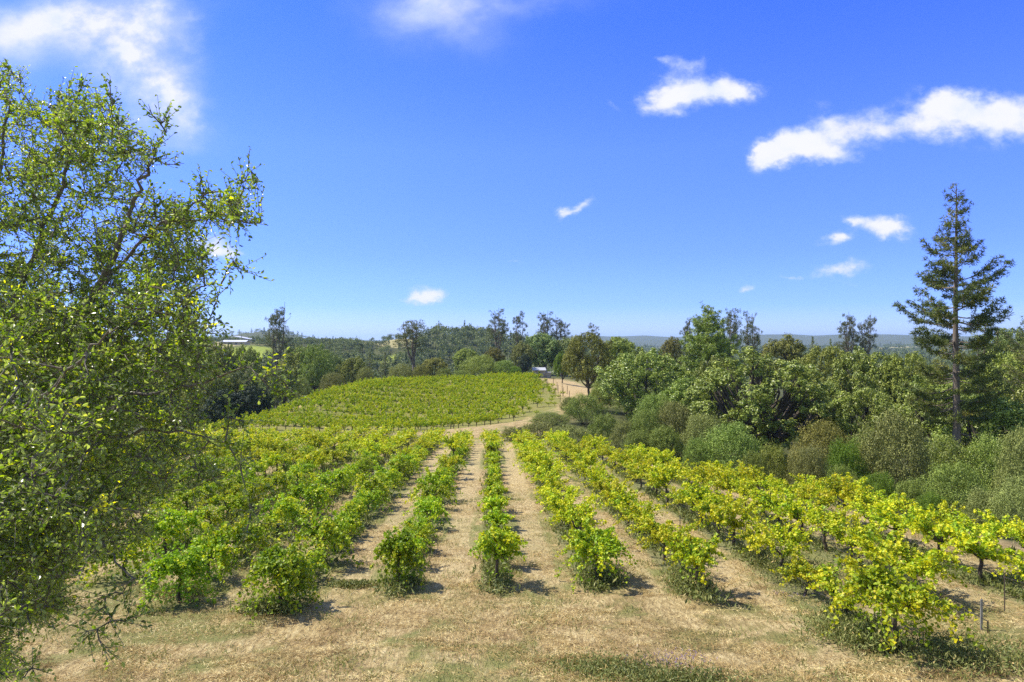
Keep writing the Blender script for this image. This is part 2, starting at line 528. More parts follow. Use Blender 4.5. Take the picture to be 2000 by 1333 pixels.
def depth_at(x, y):
    x = np.asarray(x, float); y = np.asarray(y, float)
    shp = x.shape
    x = x.ravel(); y = y.ravel()
    out = np.empty(len(x))
    r = np.hypot(x, y)
    for i in range(0, len(x), 4000):
        xs, ys = x[i:i + 4000], y[i:i + 4000]
        cl = np.minimum(1, 300 / np.maximum(np.hypot(xs, ys), 1))
        q = np.stack([xs * cl, ys * cl], 1) / 50.0
        d2 = ((q[:, None] - CP[None, :, :2] / 50.0) ** 2).sum(-1)
        out[i:i + 4000] = _U(d2) @ _W[:-3] + _W[-3] + q @ _W[-2:]
    w = sstep(r, 200, 330)
    out = out * (1 - w) + far_depth(x, y) * w
    return out.reshape(shp)


def gz(x, y):
    return CAMZ - depth_at(x, y)


def gz1(x, y):
    return float(gz(np.array([x]), np.array([y]))[0])


def px2x(px, d):
    return (px - 1000) / F * d


def poly_mask(x, y, poly, soft=0.0):
    inside = np.zeros(x.shape, bool)
    n = len(poly)
    for i in range(n):
        x0, y0 = poly[i]; x1, y1 = poly[(i + 1) % n]
        c = ((y0 > y) != (y1 > y)) & (x < (x1 - x0) * (y - y0) / (y1 - y0 + 1e-12) + x0)
        inside ^= c
    return inside


FAR_BLOCK = [(px2x(420, 90), 90), (px2x(864, 90.5), 90.5), (px2x(976, 96), 96), (px2x(1040, 102), 102), (px2x(1088, 111), 111), (px2x(1108, 120), 120), (px2x(1085, 135), 135), (px2x(1060, 149), 149),
             (px2x(1040, 153), 153), (px2x(900, 151), 151), (px2x(728, 147), 147), (px2x(670, 134), 134), (px2x(622, 120), 120), (px2x(560, 106), 106), (px2x(490, 98), 98), (px2x(380, 93), 93)]


def row_start(k):
    return {0: 20.3, 1: 20.4, 2: 19.3, 3: 15.2, 4: 18.7, 5: 18.3, 6: 20.5, -1: 20.0, -2: 18.0, -3: 18.6}.get(k, 19.0 + (0.5 * abs(k) if k < 0 else 0))


def row_end(k):
    if k <= -2: return 75.5 if k < -2 else 73.5
    if k <= 0: return 71.0
    return {1: 69.5, 2: 66.5, 3: 61.5, 4: 55.0, 5: 46.5, 6: 38.5}.get(k, 20)


def make_ground():
    rng = np.random.default_rng(3)
    ang = np.concatenate([np.arange(-44, 44.01, 0.4), np.arange(48, 316, 4.0)]) * math.pi / 180
    rr = [0.6]
    while rr[-1] < 15000: rr.append(rr[-1] * 1.024 + 0.03)
    rr = np.array(rr)
    A, RR = np.meshgrid(ang, rr)
    X = RR * np.sin(A); Y = RR * np.cos(A)
    Z = gz(X, Y)
    near = 1 - sstep(RR, 60, 160)
    Z += near * (0.04 * np.sin(X * 1.3 + 0.7 * Y) * np.sin(Y * 0.9) + 0.02 * np.sin(X * 3.1) * np.sin(2.7 * Y))
    fr = sstep(RR, 300, 420)
    Z += fr * 2.0 * (np.sin(X * 0.11 + 3 * np.sin(Y * .013)) * np.sin(Y * 0.09)) * (1 - sstep(RR, 3000, 6000))
    na, nr = len(ang), len(rr)
    V = np.stack([X, Y, Z], -1).reshape(-1, 3)
    V = np.vstack([V, [[0, 0, float(Z[0].mean())]]])
    i, j = np.meshgrid(np.arange(nr - 1), np.arange(na), indexing='ij')
    k = (j + 1) % na
    Fq = np.stack([i * na + j, (i + 1) * na + j, (i + 1) * na + k, i * na + k], -1).reshape(-1, 4)
    g = G()
    g.add(V, Fq)
    tri = np.stack([np.full(na, len(V) - 1), np.arange(na), (np.arange(na) + 1) % na], 1)
    g.f3.append(tri); g.r3.append(np.full(na, .5))
    m = bpy.data.materials.new('ground_soil_and_grass')
    m.use_nodes = True
    ground_nodes(NG(m.node_tree))
    o = g.obj('ground', m, smooth=True)
    tag(o, kind='structure')
    x, y = V[:, 0], V[:, 1]
    r = np.hypot(x, y)
    kk = (x - 0.2 - ROWD * y) / ROWS
    vine = ((kk > -12.5) & (kk < 6.6)).astype(float) * (1 - sstep(y, np.where(x < -9, 80, 69), np.where(x < -9, 86, 73)))
    ends = np.array([row_end(int(round(q))) for q in np.clip(kk, -12, 7)])
    vine *= (y < ends + 1.5)
    starts = np.array([row_start(int(round(q))) for q in np.clip(kk, -12, 7)])
    vine *= sstep(y, starts - 1.2, starts + .4)
    fb = poly_mask(x, y, FAR_BLOCK).astype(float)
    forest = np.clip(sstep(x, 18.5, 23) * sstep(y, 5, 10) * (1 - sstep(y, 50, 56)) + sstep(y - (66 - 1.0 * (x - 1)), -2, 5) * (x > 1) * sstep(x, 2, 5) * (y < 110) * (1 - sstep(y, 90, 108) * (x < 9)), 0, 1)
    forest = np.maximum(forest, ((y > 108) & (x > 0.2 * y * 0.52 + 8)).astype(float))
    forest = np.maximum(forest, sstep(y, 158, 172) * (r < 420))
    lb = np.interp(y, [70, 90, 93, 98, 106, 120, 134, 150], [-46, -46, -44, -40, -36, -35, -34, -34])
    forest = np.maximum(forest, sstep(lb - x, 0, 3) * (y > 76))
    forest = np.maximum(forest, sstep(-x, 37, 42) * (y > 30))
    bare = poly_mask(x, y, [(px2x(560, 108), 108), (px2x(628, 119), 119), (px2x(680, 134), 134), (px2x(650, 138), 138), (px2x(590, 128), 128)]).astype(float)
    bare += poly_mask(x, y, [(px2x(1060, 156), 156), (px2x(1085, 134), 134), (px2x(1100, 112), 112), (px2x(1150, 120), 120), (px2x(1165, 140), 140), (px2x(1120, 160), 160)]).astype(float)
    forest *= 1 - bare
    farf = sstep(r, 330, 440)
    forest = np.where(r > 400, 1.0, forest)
    field = np.zeros(len(x))
    for poly in FIELDS: field = np.maximum(field, poly_mask(x, y, poly).astype(float))
    tan = np.zeros(len(x))
    for poly in TANS: tan = np.maximum(tan, poly_mask(x, y, poly).astype(float))
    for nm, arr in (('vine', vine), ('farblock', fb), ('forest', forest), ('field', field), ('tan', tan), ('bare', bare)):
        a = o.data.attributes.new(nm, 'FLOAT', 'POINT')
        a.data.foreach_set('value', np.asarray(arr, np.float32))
    return o


FIELDS = [[(-205, 395), (-150, 395), (-158, 470), (-208, 468)], [(-90, 425), (-74, 425), (-72, 462), (-86, 462)]]
TANS = [[(-112, 500), (-70, 500), (-70, 545), (-118, 545)], [(-215, 480), (-180, 480), (-180, 520), (-225, 520)],
        [(800, 1750), (1100, 1800), (1200, 1950), (900, 1900)], [(500, 2400), (900, 2500), (900, 2620), (520, 2500)]]


def ground_nodes(g):
    geo = g.n('ShaderNodeNewGeometry')
    Pn = geo.outputs['Position']
    sep = g.n('ShaderNodeSeparateXYZ'); g.set(sep.inputs[0], Pn)
    x, y, z = sep.outputs
    def at(n): return g.n('ShaderNodeAttribute', attribute_name=n).outputs['Fac']
    # stretched mowing texture
    mp = g.n('ShaderNodeMapping'); mp.inputs['Scale'].default_value = (1.0, 0.35, 1.0); g.set(mp.inputs[0], Pn)
    n_big = g.noise(Pn, 0.13, 4, 0.6)
    n_mid = g.noise(Pn, 0.8, 5, 0.65, 0.4)
    n_fine = g.noise(mp.outputs[0], 9.0, 5, 0.7, 0.5)
    n_tiny = g.noise(Pn, 34.0, 3, 0.7)
    straw = g.ramp(g.m('ADD', g.m('MULTIPLY', n_fine, 0.6), g.m('MULTIPLY', n_tiny, 0.4)),
                   [(0.32, (0.085, 0.055, 0.024)), (0.43, (0.26, 0.19, 0.09)), (0.54, (0.44, 0.345, 0.17)), (0.68, (0.66, 0.57, 0.34))])
    brown = g.ramp(n_fine, [(0.3, (0.10, 0.06, 0.028)), (0.7, (0.32, 0.21, 0.10))])
    green = g.ramp(n_tiny, [(0.3, (0.10, 0.12, 0.035)), (0.7, (0.24, 0.25, 0.085))])
    col = g.mix(g.m('MULTIPLY', g.step(n_mid, 0.44, 0.60), 0.6), straw, brown)
    gp = g.m('MULTIPLY', g.step(g.m('ADD', g.m('MULTIPLY', n_big, 0.6), g.m('MULTIPLY', n_mid, 0.4)), 0.46, 0.56), 0.85)
    col = g.mix(gp, col, green)
    # right hand shoulder of the foreground: darker, greener stubble
    rs = g.m('MULTIPLY', g.step(x, 1.0, 6.0), g.m('SUBTRACT', 1.0, g.step(y, 16.0, 21.0)))
    col = g.mix(g.m('MULTIPLY', rs, g.m('MULTIPLY', g.step(n_mid, 0.35, 0.65), 0.55)), col, g.mix(0.5, brown, green))
    # vine rows: green strip under each row, pale swath in the lane
    u = g.m('DIVIDE', g.m('SUBTRACT', g.m('SUBTRACT', x, 0.2), g.m('MULTIPLY', y, ROWD)), ROWS)
    fr = g.m('ABSOLUTE', g.m('SUBTRACT', g.m('FRACT', g.m('ADD', u, 0.5)), 0.5))       # 0 on the row, 0.5 mid lane
    fr = g.m('ADD', fr, g.m('MULTIPLY', g.m('SUBTRACT', n_mid, 0.5), 0.16))
    strip = g.m('SUBTRACT', 1.0, g.step(fr, 0.10, 0.22))
    vine = at('vine')
    pale = g.ramp(n_fine, [(0.3, (0.26, 0.19, 0.09)), (0.7, (0.56, 0.46, 0.26))])
    col = g.mix(g.m('MULTIPLY', g.m('MULTIPLY', vine, g.step(fr, 0.24, 0.38)), 0.7), col, pale)
    wheel = g.m('SUBTRACT', 1.0, g.step(g.m('ABSOLUTE', g.m('SUBTRACT', fr, 0.30)), 0.02, 0.06))
    col = g.mix(g.m('MULTIPLY', g.m('MULTIPLY', wheel, vine), g.m('MULTIPLY', g.step(n_big, 0.45, 0.6), 0.6)), col, green)
    weed = g.ramp(n_tiny, [(0.3, (0.10, 0.115, 0.045)), (0.7, (0.25, 0.24, 0.11))])
    col = g.mix(g.m('MULTIPLY', g.m('MULTIPLY', strip, vine), 0.85), col, weed)
    fbg = g.ramp(n_mid, [(0.3, (0.12, 0.14, 0.035)), (0.7, (0.24, 0.22, 0.07))])
    col = g.mix(g.m('MULTIPLY', at('farblock'), 0.8), col, fbg)
    barec = g.ramp(n_mid, [(0.3, (0.36, 0.26, 0.135)), (0.7, (0.47, 0.36, 0.20))])
    col = g.mix(g.m('MULTIPLY', at('bare'), 0.9), col, barec)
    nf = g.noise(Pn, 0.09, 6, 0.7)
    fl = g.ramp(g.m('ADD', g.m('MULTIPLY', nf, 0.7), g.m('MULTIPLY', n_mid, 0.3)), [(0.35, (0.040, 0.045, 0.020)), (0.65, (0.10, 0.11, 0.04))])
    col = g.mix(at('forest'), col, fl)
    vor = g.noise(Pn, 0.6, 3, 0.6)
    col = g.mix(at('tan'), col, g.ramp(vor, [(0.3, (0.22, 0.20, 0.09)), (0.7, (0.34, 0.30, 0.14))]))
    col = g.mix(at('field'), col, g.ramp(vor, [(0.3, (0.16, 0.21, 0.035)), (0.7, (0.26, 0.30, 0.05))]))
    p = g.n('ShaderNodeBsdfPrincipled')
    g.set(p.inputs['Base Color'], col)
    p.inputs['Roughness'].default_value = 0.95
    p.inputs['Specular IOR Level'].default_value = 0.1
    bp = g.n('ShaderNodeBump')
    bp.inputs['Strength'].default_value = 0.9
    bp.inputs['Distance'].default_value = 0.16
    g.set(bp.inputs['Height'], g.m('ADD', g.m('MULTIPLY', n_fine, 0.7), g.m('ADD', g.m('MULTIPLY', n_tiny, 0.25), g.m('MULTIPLY', n_mid, 0.8))))
    g.t.links.new(bp.outputs[0], p.inputs['Normal'])
    o = g.n('ShaderNodeOutputMaterial')
    g.t.links.new(p.outputs[0], o.inputs[0])


make_ground()


# ------------------------------------------------------------------ tree builders (unit: metres, base at origin)
def crown_leaves(g, rng, blobs, total, size, asp=0.62, up=0.5, puff=0.2, open_=0.0):
    """blobs: (centre, radius). Leaves gather in small puffs on each blob, leaving gaps between puffs."""
    w = np.array([b[1] ** 2 for b in blobs]); w = w / w.sum()
    for (c, rad), wi in zip(blobs, w):
        n = max(8, int(total * wi))
        npf = max(7, int(9 + 14 * (1 - open_)))
        pd = unit(rng.normal(size=(npf, 3)) + np.array([0, 0, 0.35]))
        pc = pd * rad * rng.uniform(0.62, 1.0, (npf, 1)) * np.array([1, 1, 0.8])
        idx = rng.integers(0, npf, n)
        d = unit(rng.normal(size=(n, 3)))
        pr = rad * (puff + 0.12)
        q = pc[idx] + d * (rng.random((n, 1)) ** 0.3) * pr * rng.uniform(0.7, 1.3, npf)[idx][:, None]
        nrm = unit(q) * 0.45 + d * 0.85 + np.array([0, 0, up]) + rng.normal(size=(n, 3)) * 0.38
        rr = np.clip(rng.normal(0.42, 0.2, n) + rng.normal(0, 0.1, npf)[idx], 0, 1)
        s = size * rng.uniform(0.7, 1.35, n)
        leaves(g, rng, q + np.asarray(c), nrm, s, s * asp, rr)


def oak(rng, h=10.0, r=5.0, low=0.25, nb=22, total=9000, size=0.24, lump=0.34, limbs=9, trunk_r=0.28, open_=0.0, stems=1, top_flat=0.0):
    """rounded broadleaf crown; returns (wood, foliage)"""
    wood, fol = G(), G()
    zc = h * (low + (1 - low) * 0.5)
    rz = h * (1 - low) * 0.5
    blobs = []
    ga = math.pi * (3 - 5 ** 0.5)
    off = rng.random() * 6.28
    for i in range(nb):
        t = 1 - 2 * (i + 0.5) / nb
        if t < -0.75: continue
        s = math.sqrt(1 - t * t)
        a = ga * i + off + rng.normal() * 0.25
        k = rng.uniform(0.58, 0.80)
        c = np.array([math.cos(a) * s * r * k, math.sin(a) * s * r * k, zc + t * rz * rng.uniform(0.6, 0.80)])
        blobs.append((c, r * lump * rng.uniform(0.75, 1.25)))
    for i in range(max(2, nb // 8)):
        blobs.append((np.array([rng.normal() * r * .25, rng.normal() * r * .25, zc + rng.normal() * rz * .3]), r * lump))
    crown_leaves(fol, rng, blobs, total, size, open_=open_)
    fork = np.array([rng.normal() * .1 * r * 0.3, rng.normal() * .1 * r * 0.3, h * max(0.12, low * 0.9)])
    for s in range(stems):
        b0 = np.array([0, 0, 0]) if stems == 1 else np.array([rng.normal() * r * .12, rng.normal() * r * .12, 0])
        tube(wood, bend(b0 - [0, 0, 0.5], fork + (b0 * 1.5 if stems > 1 else 0), 0, 5, rng, trunk_r * 0.3), np.linspace(trunk_r * 1.25, trunk_r * 0.85, 5), 8)
    order = rng.permutation(len(blobs))[:limbs]
    for i in order:
        c, rad = blobs[i]
        p = bend(fork, c, -0.06 * h * rng.uniform(-0.3, 1), 7, rng, r * 0.03)
        tube(wood, p, np.linspace(trunk_r * 0.62, 0.03, 7), 6)
        for q in range(3):
            st = p[rng.integers(3, 6)]
            e = c + unit(rng.normal(size=3)) * rad * 0.9
            tube(wood, bend(st, e, 0.1, 4, rng, 0.05), np.linspace(trunk_r * .2, 0.012, 4), 4)
    return wood, fol


def gray_pine(rng, h=20.0, r=4.5, fork=0.3, stems=4, total=5000, size=0.28, lean=0.0, start=0.35):
    wood, fol = G(), G()
    fz = h * fork
    base = np.array([0, 0, 0.0])
    fp = np.array([lean * 0.4 * r, 0, fz])
    tube(wood, bend(base - [0, 0, .5], fp, 0, 6, rng, 0.08), np.linspace(h * 0.024, h * 0.017, 6), 8)
    cs, rads = [], []
    for s in range(stems):
        a = 2 * math.pi * s / stems + rng.normal() * 0.4
        k = rng.uniform(0.25, 0.8) if stems > 1 else 0.05
        top = np.array([math.cos(a) * r * k + lean * r, math.sin(a) * r * k * 0.7, h * rng.uniform(0.8, 0.97) if s else h * 0.985])
        n = 12
        t = np.linspace(0, 1, n)[:, None]
        p = fp * (1 - t) + top * t
        out = (top - fp) * [1, 1, 0]
        p += out * (np.sin(t * math.pi) * 0.22)
        p[1:-1] += rng.normal(size=(n - 2, 3)) * [0.12, 0.12, 0]
        tube(wood, p, np.linspace(h * 0.0125, 0.04, n), 6)
        for i in range(int(27 * h / 20)):
            f = rng.uniform(start, 1.0)
            q = p[min(n - 1, int(f * (n - 1)))]
            az = rng.random() * 6.28
            L = r * (0.16 + 0.42 * (1 - f) + rng.uniform(0, 0.16))
            e = q + np.array([math.cos(az) * L, math.sin(az) * L, L * rng.uniform(0.15, 0.9)])
            tube(wood, bend(q, e, -0.08 * L, 4), np.linspace(0.07, 0.02, 4), 4)
            for z in range(rng.integers(1, 4)):
                cs.append(e + rng.normal(size=3) * [0.4, 0.4, 0.3]); rads.append(rng.uniform(0.3, 0.68) * h / 20)
    cs = np.array(cs); rads = np.array(rads)
    w = rads ** 2; idx = rng.choice(len(cs), total, p=w / w.sum())
    d = unit(rng.normal(size=(total, 3)))
    q = cs[idx] + d * rads[idx][:, None] * rng.random((total, 1)) ** 0.5 * [1, 1, 0.85]
    s = size * rng.uniform(0.7, 1.3, total)
    leaves(fol, rng, q, d + rng.normal(size=(total, 3)) * .6 + [0, 0, .3], s, s * 0.4, np.clip(rng.normal(.45, .2, total), 0, 1), t=d)
    return wood, fol


def tuft(rng, c, dirs, n, L, wd, fol, rbase):
    N = len(c)
    cc = np.repeat(c, n, 0)
    dd = unit(np.repeat(dirs, n, 0) * 0.75 + rng.normal(size=(N * n, 3)) * 0.75 + [0, 0, 0.25])
    ln = L * rng.uniform(0.7, 1.2, N * n)
    nn = rng.normal(size=(N * n, 3)) + [0, 0, 0.8]
    leaves(fol, rng, cc + dd * ln[:, None] * 0.5, nn, ln, wd, np.clip(np.repeat(rbase, n) + rng.normal(0, .13, N * n), 0, 1), t=dd, fold=0.1)


def conifer(rng, h=24.0, r=4.8, whorls=26, per=5, profile=None, dens=1.0, start=0.1, tr=0.33, needle=0.3, nn=9, width=0.05, gap=0.15):
    wood, fol = G(), G()
    n = 24
    tz = np.linspace(-0.6, h, n)
    tp = np.stack([np.sin(tz * .35) * 0.06, np.cos(tz * .3) * 0.05, tz], 1)
    tube(wood, tp, np.interp(tz, [0, h * .85, h], [tr, tr * .28, 0.03]), 10)
    profile = profile or [(0, .6), (.2, .85), (.42, 1.0), (.62, .85), (.8, .5), (.93, .22), (1, .05)]
    fx, fy = zip(*profile)
    C, D_, Rb = [], [], []
    for w in range(whorls):
        t = start + (1 - start) * (w + rng.uniform(-0.3, 0.3)) / whorls
        t = min(max(t, start), 0.995)
        a0 = rng.random() * 6.28
        for b in range(per):
            if rng.random() < gap: continue
            L = r * np.interp(t, fx, fy) * rng.uniform(0.62, 1.12)
            az = a0 + 6.283 * b / per + rng.normal() * .3
            z0 = t * h + rng.normal() * .25
            el = np.interp(t, [0, .35, .6, .85, 1], [-.26, -.10, 0.12, 0.40, 0.9]) + rng.normal() * .08
            m = 8
            s = np.linspace(0, 1, m)
            rad = L * s * math.cos(el)
            zz = z0 + L * s * math.sin(el) - 0.10 * L * np.sin(s * math.pi) + 0.26 * L * s ** 3
            waz = az + np.cumsum(rng.normal(size=m)) * 0.03
            p = np.stack([np.cos(waz) * rad, np.sin(waz) * rad, zz], 1)
            tube(wood, p, np.linspace(0.03 + 0.009 * L, 0.012, m), 5)
            rb = np.clip(rng.normal(.42, .16), 0.1, .9)
            if t < 0.22 and rng.random() < 0.5: continue
            k = max(3, int(L * 3.4 * dens))
            for q in range(k):
                f = 1 - (q / k) * (0.72 if t < .8 else .9)
                f = min(1, f + rng.normal() * .03)
                pt = np.array([np.interp(f, s, p[:, j]) for j in range(3)])
                side = (-1) ** q
                sl = (0.18 + 0.35 * (1 - f)) * min(L, 3.5) * rng.uniform(.5, 1.1)
                dirv = np.array([math.cos(az + side * 0.8), math.sin(az + side * 0.8), rng.uniform(-0.05, .35)])
                e = pt + dirv * sl
                if sl > 0.3: tube(wood, np.array([pt, (pt + e) / 2 - [0, 0, .03], e]), [.02, .015, .01], 3)
                for ff in ((1.0,) if sl < .35 else (1.0, 0.6, 0.25)):
                    C.append(pt * (1 - ff) + e * ff + rng.normal(size=3) * .06); D_.append(dirv); Rb.append(rb)
    C.append(np.array([0, 0, h])); D_.append(np.array([0, 0, 1.0])); Rb.append(.4)
    tuft(rng, np.array(C), np.array(D_), nn, needle, width, fol, np.array(Rb))
    return wood, fol


def shrub(rng, h=3.5, r=2.2, total=7000, size=0.13, nb=26, lump=0.30):
    wood, fol = G(), G()
    blobs = []
    ga = math.pi * (3 - 5 ** .5)
    off = rng.random() * 6.28
    for i in range(nb):
        t = 1 - 1.25 * (i + .5) / nb
        s = math.sqrt(max(0, 1 - t * t)) if t > 0 else 1.0
        a = ga * i + off
        k = rng.uniform(.62, .86)
        blobs.append((np.array([math.cos(a) * s * r * k, math.sin(a) * s * r * k, h * (0.30 + 0.48 * t)]), r * lump * rng.uniform(.7, 1.25)))
    crown_leaves(fol, rng, blobs, total, size, asp=0.55, puff=0.28)
    # thin loose shoots that break the outline
    for i in range(46):
        d = unit(rng.normal(size=3) * [1, 1, .6] + [0, 0, .55])
        e = np.array([d[0] * r, d[1] * r, h * 0.35 + max(d[2], -.1) * h * 0.62]) * rng.uniform(.95, 1.14)
        st = e * .6 + [0, 0, .1 * h]
        m = 9
        tt = rng.random((m, 1))
        leaves(fol, rng, st * (1 - tt) + e * tt + rng.normal(size=(m, 3)) * .06, rng.normal(size=(m, 3)) + [0, 0, .5], size * .9, size * .5, np.clip(rng.normal(.6, .2, m), 0, 1))
    for i in range(9):
        c, rad = blobs[rng.integers(0, len(blobs))]
        tube(wood, bend([rng.normal() * .15, rng.normal() * .15, -.3], c, 0.1, 5, rng, .05), np.linspace(.07, .012, 5), 5)
    return wood, fol


# prototypes: kind -> list of (wood mesh, foliage arrays, height, half-width)
rngP = np.random.default_rng(11)
PROTO = {}


def proto(kind, maker, h, r, n, **kw):
    L = []
    for i in range(n):
        w, f = maker(np.random.default_rng(hash_(kind) + i * 17), h=h, r=r, **kw)
        fv = f.arrays()[0]
        L.append((w, f, float(np.percentile(fv[:, 2], 99.7)), float(np.percentile(np.abs(fv[:, 0]), 99.6))))
    PROTO[kind] = L


def hash_(s):
    return sum(ord(c) * (i + 7) for i, c in enumerate(s)) % 99991


proto('roundoak', oak, 11, 5.2, 3, low=0.06, nb=46, total=19000, size=0.27, lump=0.23, open_=.5)
proto('wideoak', oak, 12, 6.5, 3, low=0.05, nb=50, total=21000, size=0.28, lump=0.21, limbs=18, trunk_r=0.3, open_=0.6)
proto('heroak', oak, 13, 8.0, 1, low=0.05, nb=70, total=34000, size=0.24, lump=0.15, limbs=46, trunk_r=0.62, open_=0.8)
proto('shrub', shrub, 3.6, 2.4, 4, total=13000, size=0.115)
proto('bigshrub', shrub, 5.5, 3.2, 3, total=19000, size=0.13, nb=34)
proto('mound', shrub, 1.8, 3.0, 2, total=9000, size=0.13, nb=30, lump=.22)
proto('graypine', gray_pine, 20, 4.6, 4, total=6800, size=.27)
proto('thinpine', gray_pine, 20, 3.4, 2, total=6200, size=.27, fork=.2, stems=3, start=.15)
proto('conifer', conifer, 20, 3.8, 2, whorls=24, per=6, dens=.9, start=.06, needle=.42, nn=8, width=.10, gap=.05, profile=[(0, 1), (.3, .95), (.6, .62), (.85, .26), (1, .04)])
proto('cypress', oak, 9, 2.0, 1, low=0.02, nb=22, total=6000, size=0.22, lump=.42)

MESHES = {}


def tree_meshes(kind, i, leafmat, barkmat):
    key = (kind, i, leafmat.name)
    if key not in MESHES:
        w, f, h, r = PROTO[kind][i]
        wk = (kind, i, barkmat.name)
        if wk not in MESHES: MESHES[wk] = w.mesh(kind + '_wood', barkmat, True)
        MESHES[key] = (MESHES[wk], f.mesh(kind + '_leaves', leafmat))
    return MESHES[key]


NAMEOF = {'roundoak': 'oak_tree', 'wideoak': 'oak_tree', 'heroak': 'oak_tree', 'shrub': 'shrub', 'bigshrub': 'shrub', 'mound': 'low_shrub',
          'graypine': 'gray_pine', 'thinpine': 'gray_pine', 'conifer': 'conifer_tree', 'cypress': 'cypress_tree'}
_cnt = {}


def plant(kind, px, ytop, d, wpx, leafmat, label, group=None, barkmat=None, rz=None, drop=0.0):
    i = _cnt.get(kind, 0); _cnt[kind] = i + 1
    k = i % len(PROTO[kind])
    _, _, h0, r0 = PROTO[kind][k]
    x = px2x(px, d)
    zb = gz1(x, d) - drop
    ztop = CAMZ + (HY - ytop) / F * d
    h = max(ztop - zb, 0.6)
    rad = wpx / F * d * 0.5
    sz = h / h0
    sx = rad / r0
    nm = NAMEOF[kind]
    t = empty(nm, (x, d, zb), (i * 2.399) if rz is None else rz, (sx, sx, sz))
    bm = barkmat or (M_PINEBARK if 'pine' in kind or kind == 'conifer' else M_BARK)
    mw, mf = tree_meshes(kind, k, leafmat, bm)
    isS = 'shrub' in nm
    link(bpy.data.objects.new('stems' if isS else 'trunk', mw), t)
    link(bpy.data.objects.new('foliage' if isS else 'crown', mf), t)
    tag(t, label, 'shrub' if isS else 'tree', group)
    return t


